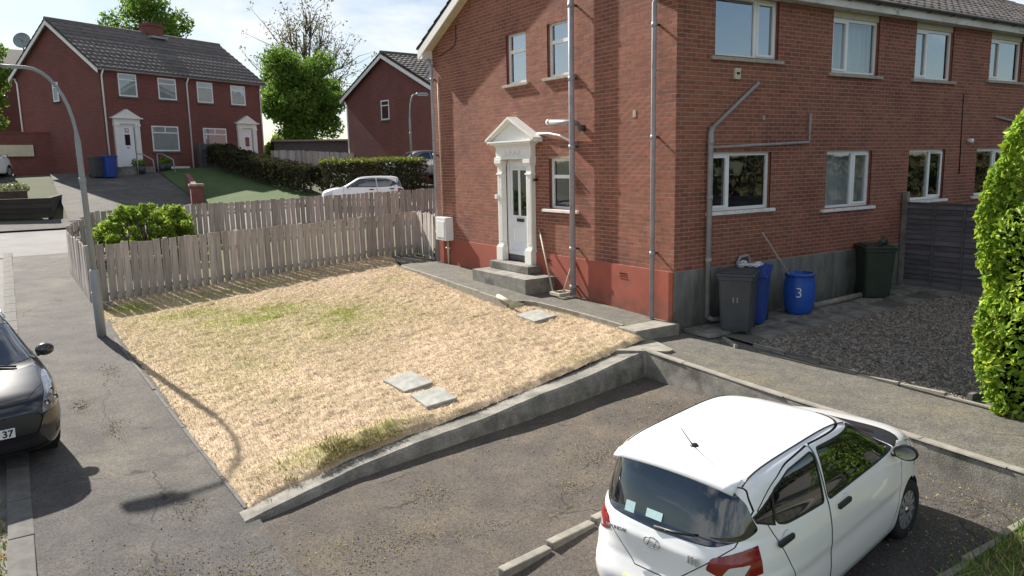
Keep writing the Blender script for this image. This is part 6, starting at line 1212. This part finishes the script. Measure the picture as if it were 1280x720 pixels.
# hedges across the street
def hedge_run(name, pts, h, wd, label, m, n, size, cat='hedge', topm=None, stems=True, base=.35):
    r_ = root(name, (pts[0][0], pts[0][1], Ts(*pts[0])), 0, label, cat); z0 = Ts(*pts[0]); P, nn = [], []; L = [math.hypot(pts[i + 1][0] - pts[i][0], pts[i + 1][1] - pts[i][1]) for i in range(len(pts) - 1)]; st_ = MB()
    for i in range(len(pts) - 1):
        k = int(n * L[i] / sum(L)); u = rng.random(k); d = np.array([pts[i + 1][0] - pts[i][0], pts[i + 1][1] - pts[i][1]]) / L[i]; nr = np.array([d[1], -d[0]]); side = rng.choice([-1, 1, 0], k, p=[.35, .35, .3]); c = np.array(pts[i])[None] + d[None] * (u * L[i])[:, None]
        off = np.where(side == 0, rng.uniform(-1, 1, k), side) * wd / 2 * (1 + .25 * rng.normal(0, 1, k)); zz = np.where(side == 0, h, base + (h - base) * rng.random(k)) + .05 * rng.normal(0, 1, k) + .12 * fbm(c[:, 0], c[:, 1], .8, 5); xy = c + nr[None] * off[:, None]; z = T(xy[:, 0], xy[:, 1]) + zz
        P.append(np.c_[xy[:, 0] - pts[0][0], xy[:, 1] - pts[0][1], z - z0]); nn.append(np.c_[nr[0] * side, nr[1] * side, (side == 0) * 1. + .2])
        for q in np.arange(.3, L[i], .7): x, y = np.array(pts[i]) + d * q; zb = Ts(x, y) - z0; st_.tube([(x - pts[0][0], y - pts[0][1], zb - .1), (x - pts[0][0] + random.uniform(-.1, .1), y - pts[0][1], zb + h * .8)], [.07, .03], 6)
    P = np.concatenate(P); nn = np.concatenate(nn); st_.build('stems', m_bark, r_)['kind'] = 'stuff'
    if topm is None: leaves('foliage', P, size, m, r_, out=nn, tvar=.4, yel=.06)['kind'] = 'stuff'
    else: t_ = nn[:, 2] > .9; leaves('foliage', P[~t_], size, m, r_, out=nn[~t_], tvar=.4)['kind'] = 'stuff'; leaves('top_foliage', P[t_], size, topm, r_, out=nn[t_], tvar=.3)['kind'] = 'stuff'  # top leaves take their own yellow green material, topm
    return r_
hedge_run('brown_hedge', [(1.2, 39.5), (1.2, 36), (2.0, 31), (2.9, 27.0)], 1.3, .9, 'straggly brown green hedge with bare stems beside the green lawn', m_leafdark, 15000, .15)
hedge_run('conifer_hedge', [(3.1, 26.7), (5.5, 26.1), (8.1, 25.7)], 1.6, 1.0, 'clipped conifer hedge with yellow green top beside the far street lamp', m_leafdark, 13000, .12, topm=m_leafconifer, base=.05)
# trees
tree('leafy_tree', (10.1, 50.8, 2.0), 10.8, 4.0, 'dense green leafy tree between the two far brick houses', m_leafgreen, 38000, .26, .03, 44, seed=4, shell=.35, yel=.12)
tree('sparse_tree', (15.9, 66, 5.0), 13.8, 5.8, 'tall sparse half bare tree behind the dense green tree', m_leafpale, 4200, .22, .2, 24, bare=True, seed=9, shell=.2)
tree('leafy_tree', (1.0, 60, 4.5), 13.2, 4.2, 'green tree rising behind the roof of the numbered house', m_leafgreen, 17000, .28, .2, 26, seed=12, shell=.3)
tree('dark_tree', (-11.2, 56.5, 4.0), 9.6, 3.6, 'dark tree at the left behind the gable of number 22', m_leafgreen, 12000, .28, .1, 24, seed=15, shell=.3)
tree('shrub_tree', (6.6, 46.5, 2.2), 2.9, 1.5, 'small light green shrub beside the pale shed roof', m_leafbush, 3500, .2, .05, 14, seed=18)
# trees behind the viewer, mirrored in the rear windows
for k, (x, y, h, r_) in enumerate(((9, -24, 9, 3.6), (17, -27, 11, 4.2), (2, -30, 8, 3.4))): tree('garden_tree', (x, y, -2.0), h, r_, ('broad tree across the yard reflected in the rear windows', 'tallest tree across the yard reflected in the rear windows', 'smallest tree across the yard reflected in the rear windows')[k], m_leafgreen, 7000, .3, .15, 22, seed=30 + k)
# timber planter / retaining wall left, with flowers; wall and pale board; car
sp_ = root('sleeper_wall', (-11.8, 27.4, Ts(-11.8, 27.4) - .1), R(-8), 'dark timber sleeper retaining wall at the far left junction', 'wall')
for k in range(4):
    o = MB().box(0, 3.75, -.11, .11, 0, .195, bev=.01).build('sleeper', m_sleeper, sp_, (random.uniform(-.02, .02), 0, k * .2)); o2 = MB().box(-.1, .1, .13, 7.2, 0, .195, bev=.01).build('sleeper', m_sleeper, sp_, (3.64, 0, k * .2 + 0.0)); o2.rotation_euler.x = 0
fl = root('flower_bed', (-10.2, 28.6, Ts(-10, 28.6) + .75), 0, 'pale yellow flowering plants on top of the sleeper wall', 'plants'); P, d = blobcloud(1500, [(x, 0.2 * x, .12) for x in np.linspace(-1.6, 1.2, 8)], [.3] * 8); P[:, 2] = np.abs(P[:, 2]); leaves('flowers', P, .12, leaf_mat('pale_flower', (.42, .42, .22), (.30, .34, .16), .2), fl, out=d)['kind'] = 'stuff'
MB().box(-1.75, 1.35, -.6, .5, -.75, .05).build('soil', m_soil, fl)
gwv = root('brick_wall', (-12.3, 40.5, Ts(-12, 40.5)), R(8), 'dark red brick boundary wall left of the numbered house', 'wall'); MB().box(0, 6.0, 0, .25, -.5, 2.2).build('brickwork', m_farbrick, gwv); MB().box(0, 6.02, -.04, .29, 2.2, 2.28).build('coping', m_farbrick, gwv)
bdv = tag(MB().box(0, 1.8, -.05, 0, 0, .62).build('notice_board', m_cream), 'pale plain board on the dark red boundary wall', 'board'); bdv.location = (-9.9, 40.72, Ts(-9.9, 40.7) + .95); bdv.rotation_euler.z = R(8)
c2 = copy_tree(FARCAR); finish(c2, (-10.55, 36.2, Ts(-10.6, 36.2) + .14), R(62)); tag(c2, 'white car parked above the sleeper wall, its rear in view')
c3 = copy_tree(FARCAR); finish(c3, (8.9, 28.2, Ts(8.9, 28.2) + .3), R(178)); tag(c3, 'silver grey car behind the conifer hedge'); m_silver = mat('silver_paint', (.30, .30, .33), rough=.3, metal=.4, coat=.6)
for ch in c3.children:
    if ch.type == 'MESH' and ch.data.materials[0] == m_white_car: ch.material_slots[0].link = 'OBJECT'; ch.material_slots[0].material = m_silver
lamp('street_lamp', (7.75, 26.3, Ts(7.7, 26.3)), 4.75, .45, 'pale far street lamp at the end of the conifer hedge', R(180))
ub = root('utility_cabinet', (9.75, 26.4, Ts(9.8, 26.4)), R(9), 'small white utility cabinet beside the far house', 'cabinet'); MB().box(-.3, .3, -.2, .2, .95, 1.75, bev=.02).build('cabinet', m_upvc, ub); MB().box(-.05, .05, -.05, .05, -.1, .96).build('stand', m_galv, ub)

# unseen hedge added behind the viewer to darken the ground floor window reflections
bh = hedge_run('reflection_hedge', [(-1.0, -21), (14, -22), (34, -24), (95, -30)], 3.6, 1.6, 'tall dark unseen hedge behind the viewer, added for window reflections', m_leafdark, 12000, .6, base=.1)
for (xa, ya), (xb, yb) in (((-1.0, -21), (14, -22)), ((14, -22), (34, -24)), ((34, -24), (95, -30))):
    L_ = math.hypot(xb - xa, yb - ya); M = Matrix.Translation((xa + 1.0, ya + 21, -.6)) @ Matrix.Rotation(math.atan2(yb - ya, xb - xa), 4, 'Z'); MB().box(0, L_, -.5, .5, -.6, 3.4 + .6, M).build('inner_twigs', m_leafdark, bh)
